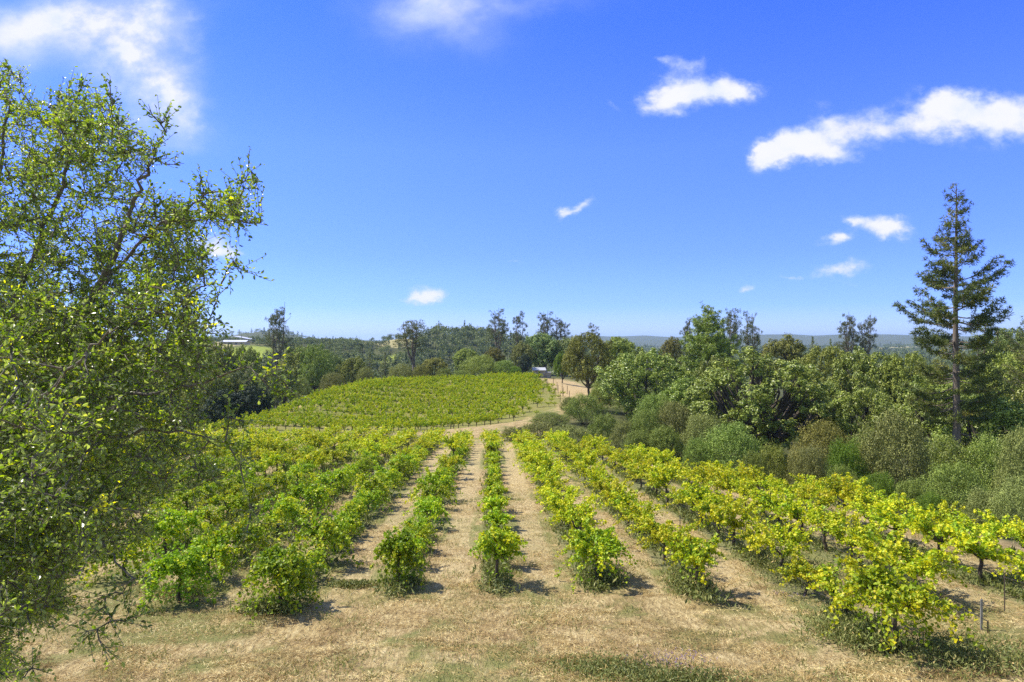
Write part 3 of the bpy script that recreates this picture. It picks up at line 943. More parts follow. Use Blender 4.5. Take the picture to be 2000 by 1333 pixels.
# ------------------------------------------------------------------ the trees and shrubs, one by one
GB, GR, GS = 'trees behind the far vineyard', 'woodland trees right of the vineyards', 'shrubs between the vines and the woodland'
GL = 'trees left of the far vineyard'
T = [
    # left of / behind the far block
    ('graypine', 541, 602, 175, 66, M_GRAYPINE, 'tall narrow pine with bare dark trunks, leftmost of the tall pines', GL),
    ('wideoak', 432, 672, 150, 70, M_GREEN, 'green tree in front of the pale green field on the far left slope', GL),
    ('wideoak', 478, 678, 152, 84, M_GREEN, 'dark-limbed green oak just left of the tall narrow pine', GL),
    ('conifer', 446, 672, 158, 26, M_BLUEISH, 'small pointed conifer below the white-roofed farm building', GL),
    ('roundoak', 590, 678, 172, 84, M_OLIVE, 'broad olive oak immediately right of the tall narrow pine', GL),
    ('conifer', 644, 663, 235, 26, M_BLUEISH, 'small dark conifer poking above the left hillside trees', GB),
    ('wideoak', 618, 674, 158, 74, M_GREEN, 'tall rounded oak right of the tall narrow pine, over the left vineyard corner', GL),
    ('roundoak', 652, 690, 172, 60, M_BLUEISH, 'grey-green oak below the small dark conifer', GB),
    ('bigshrub', 650, 728, 140, 50, M_GREY, 'pale rounded bush at the upper left corner of the far vineyard', GB),
    ('wideoak', 690, 698, 168, 60, M_OLIVE, 'small open-branched brown-olive oak behind the upper left vineyard corner', GB),
    ('conifer', 722, 688, 205, 34, M_BLUEISH, 'dim conifer right of the small brown-olive oak', GB),
    ('conifer', 752, 690, 200, 38, M_BLUEISH, 'dim conifer midway between the brown-olive oak and the forked pine', GB),
    ('shrub', 714, 718, 158, 38, M_GREY, 'pale round bush behind the vineyard, leftmost of the crest bushes', GB),
    ('bigshrub', 783, 711, 160, 56, M_GREY, 'wide pale bush on the crest left of the forked pine trunks', GB),
    ('shrub', 823, 713, 158, 36, M_OLIVE, 'darker bush on the crest directly below the forked pine', GB),
    ('graypine', 808, 626, 180, 74, M_GRAYPINE, 'full-crowned forked pine standing alone above the vineyard crest', GB),
    ('roundoak', 848, 700, 172, 50, M_GOLD, 'brownish bush just right of the forked pine trunks', GB),
    ('shrub', 869, 719, 160, 34, M_SHRUB, 'small green bush on the crest right of the brownish bush', GB),
    ('roundoak', 912, 682, 185, 56, M_OLIVE, 'olive oak behind the middle of the vineyard crest', GB),
    ('bigshrub', 938, 694, 164, 78, M_OLIVE, 'big yellowish bush at the middle of the vineyard crest', GB),
    ('shrub', 900, 724, 158, 34, M_SHRUB, 'low bush at the left foot of the big yellowish crest bush', GB),
    ('wideoak', 966, 680, 182, 44, M_GOLD, 'small olive tree in front of the twin-trunk pine', GB),
    ('bigshrub', 985, 704, 162, 44, M_SHRUB, 'round green bush under the twin-trunk pine', GB),
    ('graypine', 973, 605, 190, 56, M_GRAYPINE, 'airy pine with spreading bare trunks, tallest above the crest', GB),
    ('thinpine', 1012, 609, 195, 40, M_GRAYPINE, 'slimmer pine touching the right side of the tallest crest pine', GB),
    ('cypress', 1026, 693, 163, 30, M_DARK, 'near-black cypress left of the small shed', GB),
    ('roundoak', 1022, 668, 176, 46, M_GREY, 'bare-looking grey tree right above the near-black cypress', GB),
    ('graypine', 1066, 610, 205, 44, M_GRAYPINE, 'left half of the dense pine pair above the shed', GB),
    ('graypine', 1096, 622, 205, 46, M_GRAYPINE, 'right half of the dense pine pair above the shed', GB),
    ('roundoak', 1060, 652, 186, 76, M_BLUEISH, 'big grey-green oak directly behind the shed', GB),
    ('roundoak', 1104, 662, 186, 66, M_BLUEISH, 'grey-green oak right of the shed behind the bright green tree', GB),
    ('roundoak', 1098, 687, 150, 34, M_BRIGHT, 'bright green small tree beside the bare slope right of the shed', GB),
    ('shrub', 1006, 716, 160, 26, M_BRIGHT, 'small bright bush left of the near-black cypress', GB),
    # right of the far block
    ('wideoak', 1150, 651, 128, 104, M_OLIVE, 'large olive oak at the top of the bare slope', GR),
    ('thinpine', 1158, 632, 165, 30, M_GRAYPINE, 'pine tip showing above the large olive oak', GR),
    ('roundoak', 1214, 660, 138, 90, M_OLIVE, 'olive oak just right of the large olive oak', GR),
    ('wideoak', 1256, 686, 98, 176, M_GREEN, 'large glossy leafy oak with dark hollow, centre right of the far vineyard', GR),
    ('roundoak', 1310, 660, 160, 46, M_GOLD, 'brownish oak between the glossy oak and the full green pine', GR),
    ('thinpine', 1342, 624, 118, 44, M_GRAYPINE, 'thin-leaved pine against the left side of the full green pine', GR),
    ('graypine', 1428, 604, 128, 46, M_GRAYPINE, 'left of the two airy pines right of the full green pine', GR),
    ('graypine', 1466, 609, 130, 46, M_GRAYPINE, 'right of the two airy pines right of the full green pine', GR),
    ('roundoak', 1530, 656, 140, 104, M_OLIVE, 'domed olive oak on the skyline right of the airy pines', GR),
    ('heroak', 1490, 684, 72, 290, M_GREEN, 'widest oak, with black spreading limbs, in the middle of the woodland', GR),
    ('wideoak', 1400, 700, 88, 110, M_GREEN, 'leafy oak under the full green pine', GR),
    ('wideoak', 1612, 678, 92, 130, M_OLIVE, 'leafy oak just behind the right side of the widest oak', GR),
    ('wideoak', 1690, 684, 84, 150, M_GREEN, 'broad leafy oak below the two small skyline pines', GR),
    ('wideoak', 1770, 692, 80, 130, M_OLIVE, 'leafy oak against the left side of the tallest conifer', GR),
    ('graypine', 1656, 615, 152, 50, M_GRAYPINE, 'left of the two small airy skyline pines near the tallest conifer', GR),
    ('graypine', 1692, 618, 152, 46, M_GRAYPINE, 'right of the two small airy skyline pines near the tallest conifer', GR),
    ('conifer', 1587, 660, 130, 30, M_BLUEISH, 'small conifer tip right of the domed olive oak', GR),
    ('conifer', 1622, 664, 128, 30, M_BLUEISH, 'second small conifer tip, nearer the two small skyline pines', GR),
    ('thinpine', 1918, 632, 92, 90, M_NEEDLE, 'bushy pine behind the right side of the tallest conifer', GR),
    ('roundoak', 1975, 644, 100, 110, M_BLUEISH, 'hazy round tree on the skyline at the far right', GR),
    ('wideoak', 1960, 690, 74, 170, M_OLIVE, 'large green oak filling the gap right of the tallest conifer trunk', GR),
    ('wideoak', 1830, 740, 70, 170, M_GREEN, 'dark green oak behind the lower trunk of the tallest conifer', GR),
    ('roundoak', 1930, 770, 60, 170, M_GREEN, 'dark shaded oak low at the right of the tallest conifer', GR),
    ('roundoak', 2030, 740, 60, 120, M_GREEN, 'green oak cut by the right picture edge', GR),
    ('wideoak', 1575, 745, 78, 120, M_GREEN, 'oak in shade right of the black spreading limbs', GR),
    ('wideoak', 1690, 760, 66, 130, M_GREEN, 'shaded oak behind the big round grey shrub', GR),
    ('roundoak', 1340, 740, 84, 110, M_GREEN, 'oak between the glossy oak and the widest oak', GR),
    # gully shrubs
    ('bigshrub', 1188, 728, 118, 66, M_SHRUB, 'bush in the gap between the large olive oak and the glossy oak', GS),
    ('bigshrub', 1222, 752, 104, 60, M_SHRUB, 'shaded bush behind the left edge of the glossy oak', GS),
    ('shrub', 1172, 752, 106, 50, M_OLIVE, 'small bush on the slope below the large olive oak', GS),
    ('bigshrub', 1690, 850, 58, 90, M_GREEN, 'dark scrub behind the vivid green bush', GS),
    ('bigshrub', 1850, 850, 54, 110, M_GREEN, 'dark scrub at the foot of the tallest conifer', GS),
    ('bigshrub', 1935, 850, 52, 110, M_GREEN, 'dark scrub right of the foot of the tallest conifer', GS),
    ('bigshrub', 1280, 770, 82, 90, M_SHRUB, 'bush in deep shade under the glossy oak', GS),
    ('mound', 1008, 834, 72, 60, M_GREY, 'low grey-green mound at the end of the track', GS),
    ('mound', 1052, 826, 76, 90, M_GREY, 'second low grey-green mound along the end of the vines', GS),
    ('mound', 1112, 832, 71, 90, M_GREY, 'third low grey-green mound from the track', GS),
    ('bigshrub', 1076, 806, 88, 80, M_SHRUB, 'dark sprawling bush at the foot of the bare slope', GS),
    ('bigshrub', 1142, 770, 92, 84, M_SHRUB, 'tall dark bush standing below the large olive oak', GS),
    ('bigshrub', 1112, 776, 104, 40, M_SHRUB, 'dark olive bush against the left side of the tall dark bush', GS),
    ('shrub', 1180, 808, 74, 64, M_SHRUB, 'round bush at the left foot of the glossy oak', GS),
    ('shrub', 1220, 822, 70, 60, M_GREY, 'grey bush below the dark hollow of the glossy oak', GS),
    ('bigshrub', 1262, 800, 70, 84, M_SHRUB, 'green bush under the right half of the glossy oak', GS),
    ('bigshrub', 1316, 784, 70, 96, M_GREY, 'grey-brown bush between the glossy oak and the widest oak', GS),
    ('shrub', 1300, 832, 62, 70, M_SHRUB, 'small bush behind the vines below the grey-brown bush', GS),
    ('bigshrub', 1372, 808, 62, 90, M_GREY, 'brownish grey bush left of the largest pale green bush', GS),
    ('bigshrub', 1425, 826, 56, 130, M_SHRUB, 'largest pale green bush left below the black limbs', GS),
    ('shrub', 1362, 856, 56, 60, M_SHRUB, 'low green bush in front of the brownish grey bush', GS),
    ('shrub', 1508, 866, 50, 70, M_OLIVE, 'small olive bush directly below the black limbs', GS),
    ('bigshrub', 1606, 820, 55, 120, M_GOLD, 'golden-brown round bush right of the black limbs', GS),
    ('bigshrub', 1580, 872, 48, 84, M_GREY, 'grey bush in front of the golden-brown round bush', GS),
    ('shrub', 1650, 858, 50, 84, M_BRIGHT, 'vivid green bush left of the big round grey shrub', GS),
    ('shrub', 1640, 908, 44, 60, M_SHRUB, 'small neat ball-shaped bush below the vivid green bush', GS),
    ('bigshrub', 1742, 803, 50, 140, M_GREY, 'big round grey shrub left of the tallest conifer', GS),
    ('shrub', 1716, 924, 40, 84, M_BRIGHT, 'green weedy bush in front of the big round grey shrub', GS),
    ('shrub', 1780, 936, 38, 74, M_SHRUB, 'dark green bush behind the vines left of the pale feathery bush', GS),
    ('bigshrub', 1862, 902, 43, 130, M_SHRUB, 'pale green feathery bush below the tallest conifer trunk', GS),
    ('shrub', 1926, 955, 38, 90, M_GREY, 'grey-green bush right of the pale feathery bush', GS),
    ('bigshrub', 2000, 832, 46, 100, M_GREY, 'grey-brown bush at the right edge level with the conifer foot', GS),
    ('bigshrub', 1990, 930, 36, 100, M_GREY, 'grey bush at the right edge just above the vines', GS),
    ('shrub', 1822, 962, 36, 60, M_BRIGHT, 'low green bush right behind the outermost vine row', GS),
    ('shrub', 1668, 930, 41, 50, M_OLIVE, 'low olive bush touching the vines under the ball-shaped bush', GS),
    ('shrub', 1470, 880, 48, 60, M_SHRUB, 'low bush touching the vines under the largest pale green bush', GS),
    ('shrub', 1245, 842, 63, 60, M_SHRUB, 'low green bush behind the vines below the glossy oak', GS),
    # left, beyond the near vines and the oak
    ('roundoak', 405, 716, 122, 96, M_OLIVE, 'olive oak seen between the near oak twigs and the far vineyard', GL),
    ('roundoak', 470, 716, 128, 90, M_BLUEISH, 'dark oak below the green oak on the left', GL),
    ('cypress', 524, 720, 112, 44, M_BLUEISH, 'upright grey-green tree at the left end of the far vineyard', GL),
    ('cypress', 556, 712, 118, 46, M_BLUEISH, 'second upright grey-green tree from the left end of the far vineyard', GL),
    ('bigshrub', 588, 738, 118, 44, M_GREY, 'rounded grey-green bush overhanging the bare corner of the far vineyard', GL),
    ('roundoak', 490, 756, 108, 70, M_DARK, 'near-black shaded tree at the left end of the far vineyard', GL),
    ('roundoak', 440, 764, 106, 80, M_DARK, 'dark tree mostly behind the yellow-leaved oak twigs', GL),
    ('roundoak', 340, 690, 130, 110, M_OLIVE, 'round tree glimpsed through the near oak, nearest its edge', GL),
    ('roundoak', 240, 684, 130, 120, M_GREEN, 'round tree glimpsed through the middle of the near oak', GL),
    ('roundoak', 120, 680, 125, 140, M_OLIVE, 'round tree glimpsed through the left of the near oak', GL),
    ('roundoak', 10, 676, 120, 140, M_GREEN, 'round tree at the left edge behind the near oak', GL),
]
for a in T: plant(*a)


def hero_tree(name, label, px, ytop, d, maker_out, leafmat, barkmat, group=None, rz=0.0):
    w, f = maker_out
    x = px2x(px, d)
    zb = gz1(x, d)
    t = empty(name, (x, d, zb), rz)
    w.obj('trunk', barkmat, t, True)
    f.obj('crown', leafmat, t)
    return tag(t, label, 'tree', group)


def hero_h(px, ytop, d):
    return CAMZ + (HY - ytop) / F * d - gz1(px2x(px, d), d)


rngH = np.random.default_rng(5)
hero_tree('ponderosa_pine', 'tallest conifer, with bare trunk and tiered drooping branches against the sky', 1867, 365, 58,
          conifer(rngH, h=hero_h(1867, 365, 58), r=4.0, whorls=27, per=5, dens=1.3, start=.10, tr=.36, needle=.42, nn=13, width=.06, gap=.17,
                  profile=[(0, .7), (.25, .8), (.5, 1.0), (.66, .84), (.78, .55), (.9, .28), (1, .06)]), M_NEEDLE, M_PINEBARK, GR)
hero_tree('ponderosa_pine', 'pine whose branch tips reach in at the right picture edge', 2046, 560, 66,
          conifer(rngH, h=hero_h(2046, 560, 66), r=4.0, whorls=22, per=5, dens=1.0, start=.2, tr=.3, needle=.34, nn=9, width=.05), M_NEEDLE, M_PINEBARK, GR)
hero_tree('pine_tree', 'full green pine with a pointed top, left of the airy pine pair', 1383, 602, 106,
          conifer(rngH, h=hero_h(1383, 602, 106), r=5.0, whorls=26, per=7, dens=1.3, start=.05, tr=.3, needle=.5, nn=9, width=.09, gap=.04,
                  profile=[(0, 1.1), (.4, 1.05), (.62, .78), (.8, .5), (.93, .28), (1, .08)]), M_BRIGHT if False else M_GREEN, M_PINEBARK, GR)


# ------------------------------------------------------------------ the near oak on the left
def near_oak():
    rng = np.random.default_rng(21)

    def W(px, py, d):
        return np.array([(px - 1000) / F * d, d, CAMZ + (HY - py) / F * d])
    root = np.array([-5.6, 5.3, gz1(-5.6, 5.3)])
    wood = G()
    nodes, level = [], []
    fork = W(-60, 760, 5.2)

    def limb(pts, r0, r1):
        pts = np.array(pts)
        # resample smoothly
        n = len(pts)
        t = np.linspace(0, n - 1, n * 5)
        q = np.stack([np.interp(t, np.arange(n), pts[:, j]) for j in range(3)], 1)
        for _ in range(3):
            q[1:-1] = (q[:-2] + 2 * q[1:-1] + q[2:]) / 4
        q[1:-1] += rng.normal(size=(len(q) - 2, 3)) * 0.012
        tube(wood, q, np.linspace(r0 * .38, r1 * .5, len(q)), 8)
        for i, p in enumerate(q): nodes.append(p); level.append(i / len(q))
        return q
    tube(wood, bend(root - [0, 0, .4], fork, 0, 9, rng, 0.06), np.linspace(.20, .10, 9), 10)
    limb([fork, W(60, 720, 5.0), W(180, 590, 4.9), W(232, 480, 4.8), W(262, 400, 4.8), W(290, 330, 4.7)], .085, .022)
    limb([fork, W(30, 600, 5.3), W(80, 460, 5.3), W(130, 340, 5.2), W(150, 250, 5.2)], .07, .018)
    limb([fork, W(-30, 560, 5.5), W(0, 360, 5.6), W(20, 200, 5.6)], .07, .015)
    limb([W(180, 590, 4.9), W(280, 470, 4.6), W(350, 410, 4.5), W(430, 375, 4.4)], .035, .01)
    limb([fork, W(100, 740, 4.7), W(230, 650, 4.5), W(330, 600, 4.4), W(400, 560, 4.3)], .05, .01)
    limb([fork, W(100, 800, 4.4), W(250, 770, 4.2), W(380, 760, 4.1), W(470, 720, 4.0)], .05, .009)
    limb([fork, W(60, 860, 4.6), W(220, 850, 4.3), W(330, 840, 4.1), W(420, 860, 4.0)], .05, .009)
    limb([fork, W(20, 900, 4.4), W(100, 980, 4.0), W(180, 1050, 3.7), W(260, 1130, 3.6)], .045, .008)
    limb([fork, W(-40, 980, 4.2), W(20, 1100, 3.8), W(60, 1220, 3.6)], .04, .008)
    limb([fork, W(60, 800, 3.6), W(160, 700, 3.3), W(230, 640, 3.2)], .04, .007)
    # twig targets: outline-hugging cells (x0,x1,y0,y1,count,near,far)
    cells = [(-120, 40, 130, 330, 60, 5.0, 6.2), (40, 120, 200, 330, 26, 4.8, 5.8), (110, 235, 185, 330, 50, 4.5, 5.6), (230, 300, 250, 340, 16, 4.5, 5.2),
             (-120, 120, 330, 560, 150, 4.5, 6.4), (120, 290, 330, 560, 120, 4.3, 5.8), (290, 400, 390, 560, 60, 4.2, 5.2), (400, 470, 380, 450, 16, 4.2, 4.9),
             (-120, 150, 560, 760, 250, 3.9, 6.2), (150, 330, 560, 760, 130, 3.8, 6.0), (320, 400, 560, 760, 46, 3.8, 5.2),
             (-120, 150, 760, 1000, 260, 3.6, 6.0), (-120, 170, 940, 1120, 110, 3.6, 5.6), (150, 400, 600, 900, 24, 3.9, 5.4), (150, 260, 760, 980, 90, 3.7, 5.8), (260, 340, 760, 960, 30, 3.7, 5.4), (330, 430, 780, 960, 16, 3.7, 5.0),
             (-120, 130, 980, 1210, 290, 3.5, 5.4), (-120, 20, 1180, 1330, 40, 3.3, 5.0), (90, 220, 960, 1090, 34, 3.4, 4.8), (-120, 60, 1200, 1330, 26, 3.2, 4.6), (210, 300, 960, 1080, 14, 3.5, 4.6),
             (-100, 200, 640, 960, 36, 2.7, 3.4)]
    tg = []
    for x0, x1, y0, y1, n, d0, d1 in cells:
        for _ in range(int(n * (1.9 if x0 < 120 else (1.7 if y0 > 340 else 1.0)))): tg.append(W(rng.uniform(x0, x1), rng.uniform(y0, y1), d0 + (d1 + 1.6 - d0) * rng.random()))
    special = [(10, 118, 5.3), (130, 160, 5.1), (215, 158, 4.8), (160, 165, 5.0), (290, 205, 4.6), (320, 232, 4.6), (325, 260, 4.6), (300, 295, 4.5), (360, 320, 4.6), (395, 350, 4.5),
               (490, 335, 4.2), (505, 352, 4.2), (470, 360, 4.3), (505, 408, 4.2), (510, 436, 4.2), (460, 420, 4.3), (480, 532, 4.1), (430, 560, 4.1), (455, 510, 4.1), (418, 600, 4.2), (400, 650, 4.1),
               (405, 500, 4.2), (555, 748, 3.9), (540, 715, 3.9), (525, 770, 3.9), (570, 770, 3.95), (500, 730, 3.9), (475, 830, 3.9), (450, 800, 3.9), (480, 960, 3.9), (470, 905, 3.9), (490, 1000, 3.9),
               (475, 1060, 3.9), (255, 1205, 3.5), (215, 1215, 3.5), (200, 1280, 3.4), (150, 1250, 3.4), (240, 1160, 3.6), (190, 1170, 3.5), (90, 1310, 3.4), (40, 1325, 3.3), (30, 1180, 3.3), (440, 930, 4.0), (415, 720, 4.0),
               (395, 940, 4.0), (380, 900, 4.0), (440, 865, 3.9)]
    for s in special: tg.append(W(*s))
    tg = np.array(tg)
    dd = np.linalg.norm(tg - fork, axis=1)
    LC, LD, LN, LS, LR = [], [], [], [], []
    nodes = [n for n in nodes]
    for i in np.argsort(dd):
        t = tg[i]
        N = np.array(nodes)
        d = np.linalg.norm(N - t, axis=1)
        pen = np.linalg.norm(N - fork, axis=1)
        ok = pen < dd[i] + 0.1
        sc = np.where(ok, d, d + 3)
        j = int(np.argmin(sc))
        st = N[j]
        L = np.linalg.norm(t - st)
        m = max(4, int(L / 0.09) + 2)
        mid = (st + t) / 2 + rng.normal(size=3) * L * 0.10 + [0, 0, -0.03 * L]
        s = np.linspace(0, 1, m)[:, None]
        p = st * (1 - s) ** 2 + mid * 2 * s * (1 - s) + t * s * s
        p[1:-1] += rng.normal(size=(m - 2, 3)) * 0.006
        tube(wood, p, np.linspace(min(.012, .004 + .008 * L), .0016, m), 4)
        for q in p[1:]: nodes.append(q)
        rb = np.clip(rng.normal(.50, .17), .1, .9)
        if rng.random() < .035: rb += .35
        # side twiglets with leaves
        k = int(8 + L * 12)
        for q in range(k):
            f = rng.uniform(0.15, 1.0) if L > .35 else rng.uniform(0, 1)
            a = p[min(m - 1, int(f * (m - 1)))]
            dirv = unit((t - st) / max(L, .01) * .7 + rng.normal(size=3) * .75 + [0, 0, .1])
            l2 = rng.uniform(.05, .20)
            b = a + dirv * l2
            tube(wood, np.array([a, b]), [.0022, .0012], 3)
            nl = rng.integers(4, 9)
            ff = np.linspace(.2, 1, nl)
            LC.append(a + (b - a) * ff[:, None])
            dl = unit(dirv + rng.normal(size=(nl, 3)) * .8)
            LD.append(dl)
            LN.append(rng.normal(size=(nl, 3)) * .8 + [0, 0, .6])
            LS.append(rng.uniform(.017, .035, nl))
            LR.append(np.clip(rb + rng.normal(0, .13, nl) + (0.35 if rng.random() < .012 else 0), 0, 1))
    LC, LD, LN, LS, LR = map(np.concatenate, (LC, LD, LN, LS, LR))
    fol = G()
    leaves6(fol, rng, LC, LN, LD, LS, LS * rng.uniform(.5, .68, len(LS)), LR)
    t = empty('oak_tree', tuple(root))
    for o in (wood.obj('branches', M_OAKBARK, None, True), fol.obj('leaves', M_OAKLEAF, None)):
        o.parent = t
        o.location = tuple(-root)
    tag(t, 'near oak with small glossy leaves and grey twigs filling the left side', 'tree')
    print('near oak leaves', len(LS))


near_oak()


# ------------------------------------------------------------------ vines
def vine_geo(rng, H=1.4, spread=.8, shoots=26, bushy=0.0, tint=0.55, leaf=.105, low=.42, per=2, nodes_=13, detail=True):
    wood, fol = G(), G()
    hz = H * low
    head = np.array([rng.normal() * .05, rng.normal() * .05, hz])
    tube(wood, bend([0, 0, -.15], head, 0, 6, rng, .018), np.linspace(.062, .045, 6), 7)
    arms = []
    na = 5
    for i in range(na):
        a = 6.283 * i / na + rng.normal() * .3
        L = spread * rng.uniform(.25, .5)
        e = head + [math.cos(a) * L * .8, math.sin(a) * L, H * rng.uniform(.04, .22)]
        tube(wood, bend(head, e, -.03, 5, rng, .012), np.linspace(.036, .018, 5), 5)
        arms.append(e)
    C, Dn, Rr = [], [], []
    ns = shoots
    for i in range(ns):
        st = arms[rng.integers(0, na)] if rng.random() < .85 else head
        az = math.atan2(st[1] - head[1], st[0] - head[0]) + rng.normal() * .9
        el = rng.uniform(.15, 1.35)
        L = spread * rng.uniform(.6, 1.15)
        dirv = np.array([math.cos(az) * math.cos(el), math.sin(az) * math.cos(el), math.sin(el)])
        droop = rng.uniform(.15, .55) * (1 + bushy * 1.6)
        s = np.linspace(0, 1, nodes_)[:, None]
        p = st + dirv * s * L + np.array([0, 0, -1.0]) * (s ** 2) * droop * L
        p[:, 2] = np.minimum(p[:, 2], H * 1.02)
        p[:, 2] = np.maximum(p[:, 2], .12)
        p += rng.normal(size=p.shape) * .015
        if detail: tube(wood, p[::3], np.linspace(.009, .003, len(p[::3])), 3)
        rb = np.clip(tint + rng.normal() * .10, 0, 1)
        for q in range(nodes_):
            for z in range(per):
                off = unit(rng.normal(size=3)) * rng.uniform(.03, .10)
                C.append(p[q] + off); Dn.append(off * 6 + [0, 0, .45]); Rr.append(rb + (q / nodes_) * .18)
    if bushy > 0:
        nb = int(340 * bushy)
        for i in range(nb):
            a = rng.random() * 6.283; rr = spread * .62 * rng.random() ** .5; z = H * rng.uniform(.05, .75)
            v = np.array([math.cos(a) * rr, math.sin(a) * rr, z])
            C.append(v); Dn.append(v * [1, 1, .0] + [0, 0, .4] + rng.normal(size=3) * .4); Rr.append(tint - .08)
    C = np.array(C); Dn = np.array(Dn) + rng.normal(size=(len(C), 3)) * .45
    s = leaf * rng.uniform(.7, 1.25, len(C))
    leaves(fol, rng, C, Dn, s, s * .95, np.clip(np.array(Rr) + rng.normal(0, .17, len(C)), 0, 1), fold=.18)
    return wood, fol


VM = []
for i in range(7):   # airy, yellow-green (right hand side)
    w, f = vine_geo(np.random.default_rng(100 + i), H=1.46 + .12 * (i % 3), spread=1.02, shoots=31, tint=.68, low=.42, per=4, leaf=.092)
    VM.append((w.mesh('vine_wood', M_VINEBARK, True), f.mesh('vine_leaves', M_VINE)))
VL = []
for i in range(6):   # bushier, greener (left hand side)
    w, f = vine_geo(np.random.default_rng(200 + i), H=1.55 + .16 * (i % 3), spread=.94, shoots=30, bushy=.9, tint=.50, low=.36, per=4, leaf=.092)
    VL.append((w.mesh('vine_wood', M_VINEBARK, True), f.mesh('vine_leaves', M_VINE)))
VC = []
for i in range(4):   # centre row: upright and narrow
    w, f = vine_geo(np.random.default_rng(250 + i), H=1.5, spread=.47, shoots=19, bushy=.3, tint=.58, low=.4, per=4, leaf=.09)
    VC.append((w.mesh('vine_wood', M_VINEBARK, True), f.mesh('vine_leaves', M_VINE)))
VE = {}
for i, (k, H, sp, bu, ti, sh) in enumerate([(0, 1.95, .75, .35, .52, 44), (1, 1.95, 1.0, .8, .50, 60), (-1, 1.95, .72, 1.4, .36, 46), (-2, 2.05, .95, 1.4, .34, 60), (2, 1.85, .85, .4, .60, 40),
                                            (3, 2.1, 1.25, .8, .55, 62), (4, 1.55, 1.25, .2, .66, 50), (-3, 1.9, .95, 1.2, .36, 50)]):
    w, f = vine_geo(np.random.default_rng(300 + i), H=H, spread=sp, shoots=sh, bushy=bu, tint=ti, low=.42, nodes_=18, per=3, leaf=.095)
    VE[k] = (w.mesh('vine_wood', M_VINEBARK, True), f.mesh('vine_leaves', M_VINE))
VFAR = []
for i in range(8):
    w, f = vine_geo(np.random.default_rng(400 + i), H=1.5, spread=1.0, shoots=28, tint=.55, leaf=.19, low=.38, per=1, nodes_=9, detail=False)
    VFAR.append((w.arrays(), f.arrays()))

ORD = ['first', 'second', 'third', 'fourth', 'fifth', 'sixth', 'seventh', 'eighth', 'ninth', 'tenth', 'eleventh', 'twelfth', 'thirteenth', 'fourteenth', 'fifteenth', 'sixteenth',
       'seventeenth', 'eighteenth', 'nineteenth', 'twentieth', 'twenty-first', 'twenty-second', 'twenty-third', 'twenty-fourth', 'twenty-fifth', 'twenty-sixth', 'twenty-seventh', 'twenty-eighth', 'twenty-ninth', 'thirtieth']


def rowname(k):
    if k == 0: return 'centre row'
    return '%s row %s of the centre row' % (ORD[abs(k) - 1], 'right' if k > 0 else 'left')


rngV = np.random.default_rng(77)
plants = []
for k in range(-11, 7):
    d = row_start(k)
    n = 0
    while d < row_end(k):
        x = row_x(k, d) + rngV.normal() * .08
        if n == 0 or rngV.random() > (.04 if k <= 1 else .06):
            if abs(x) < d * .77 + 1.2:
                plants.append((d, k, n, x)); n += 1
            elif n: n += 1
        d += rngV.uniform(1.85, 2.35) if k < 0 else (rngV.uniform(1.7, 2.1) if k < 2 else rngV.uniform(1.6, 2.1))
plants.sort()
NV = 300
vfarw, vfarf = G(), G()
pz = gz(np.array([p[3] for p in plants]), np.array([p[0] for p in plants]))
for i, ((d, k, n, x), z) in enumerate(zip(plants, pz)):
    yellow = k >= 1
    if i < NV:
        if n == 0 and k in VE: mw, mf = VE[k]; s = 1.0
        else:
            lst = VM if k >= 1 else (VC if k == 0 else VL)
            if k < 0 and d > 42 and rngV.random() < .6: lst = VM
            mw, mf = lst[rngV.integers(0, len(lst))]
            s = rngV.uniform(.74, 1.2)
            if k < -1 and rngV.random() < .2: s *= 1.12
        t = empty('grapevine', (x, d, float(z)), 0 if (n == 0 and k in VE) else rngV.random() * 6.283, (s, s, s * rngV.uniform(.9, 1.12)))
        link(bpy.data.objects.new('trunk', mw), t)
        link(bpy.data.objects.new('foliage', mf), t)
        look = {True: 'yellow-green', False: 'leafy green'}[k >= 0]
        tag(t, '%s grapevine, %s from the near end, %s' % (look, ORD[min(n, 29)], rowname(k)), 'grapevine', 'grapevines in the near rows')
    else:
        a, b = VFAR[rngV.integers(0, 8)]
        rz, s = rngV.random() * 6.28, rngV.uniform(.88, 1.1)
        vfarf.merge(b, (x, d, float(z)), rz, s, .12)
        vfarw.merge(a, (x, d, float(z)), rz, s)
print('near vines', len(plants))
# far block, rows run across the slope
yy = 91.0
fx, fy, fs = [], [], []
xr0, xr1 = -60, 16
r_i = 0
while yy < 154:
    xs = np.arange(xr0, xr1, 1.08) + rngV.uniform(-.2, .2)
    xs = xs + rngV.normal(size=len(xs)) * .12
    ys = yy + rngV.normal(size=len(xs)) * .05 + 0.05 * (xs + 20)
    ok = poly_mask(xs, ys, FAR_BLOCK) & (rngV.random(len(xs)) > .04)
    # the right-hand end is thin, young and gappy
    edge = (xs / ys * F + 1000 > 1052 - (ys < 110) * 30)
    ok &= ~(edge & (rngV.random(len(xs)) < .35))
    for xx, y_, e in zip(xs[ok], ys[ok], edge[ok]):
        fx.append(xx); fy.append(y_); fs.append(rngV.uniform(.45, .75) if e else rngV.uniform(.9, 1.15))
    yy += 3.75
fzv = gz(np.array(fx), np.array(fy))
for xx, y_, z, s in zip(fx, fy, fzv, fs):
    a, b = VFAR[rngV.integers(0, 8)]
    rz = 3.14159 * rngV.integers(0, 2)
    vfarf.merge(b, (xx, y_, float(z)), rz, (s * 1.05, s * .42, s * 1.12), .05 + rngV.normal() * .04)
    vfarw.merge(a, (xx, y_, float(z)), rz, s)
print('far vines', len(fx))
far = vfarf.obj('distant_vines', M_VINE)
tag(far, 'mass of bright green vines covering the far rounded slope and farthest rows', 'vines', kind='stuff')
fw = vfarw.obj('trunks', M_VINEBARK, far)
fw['kind'] = 'stuff'


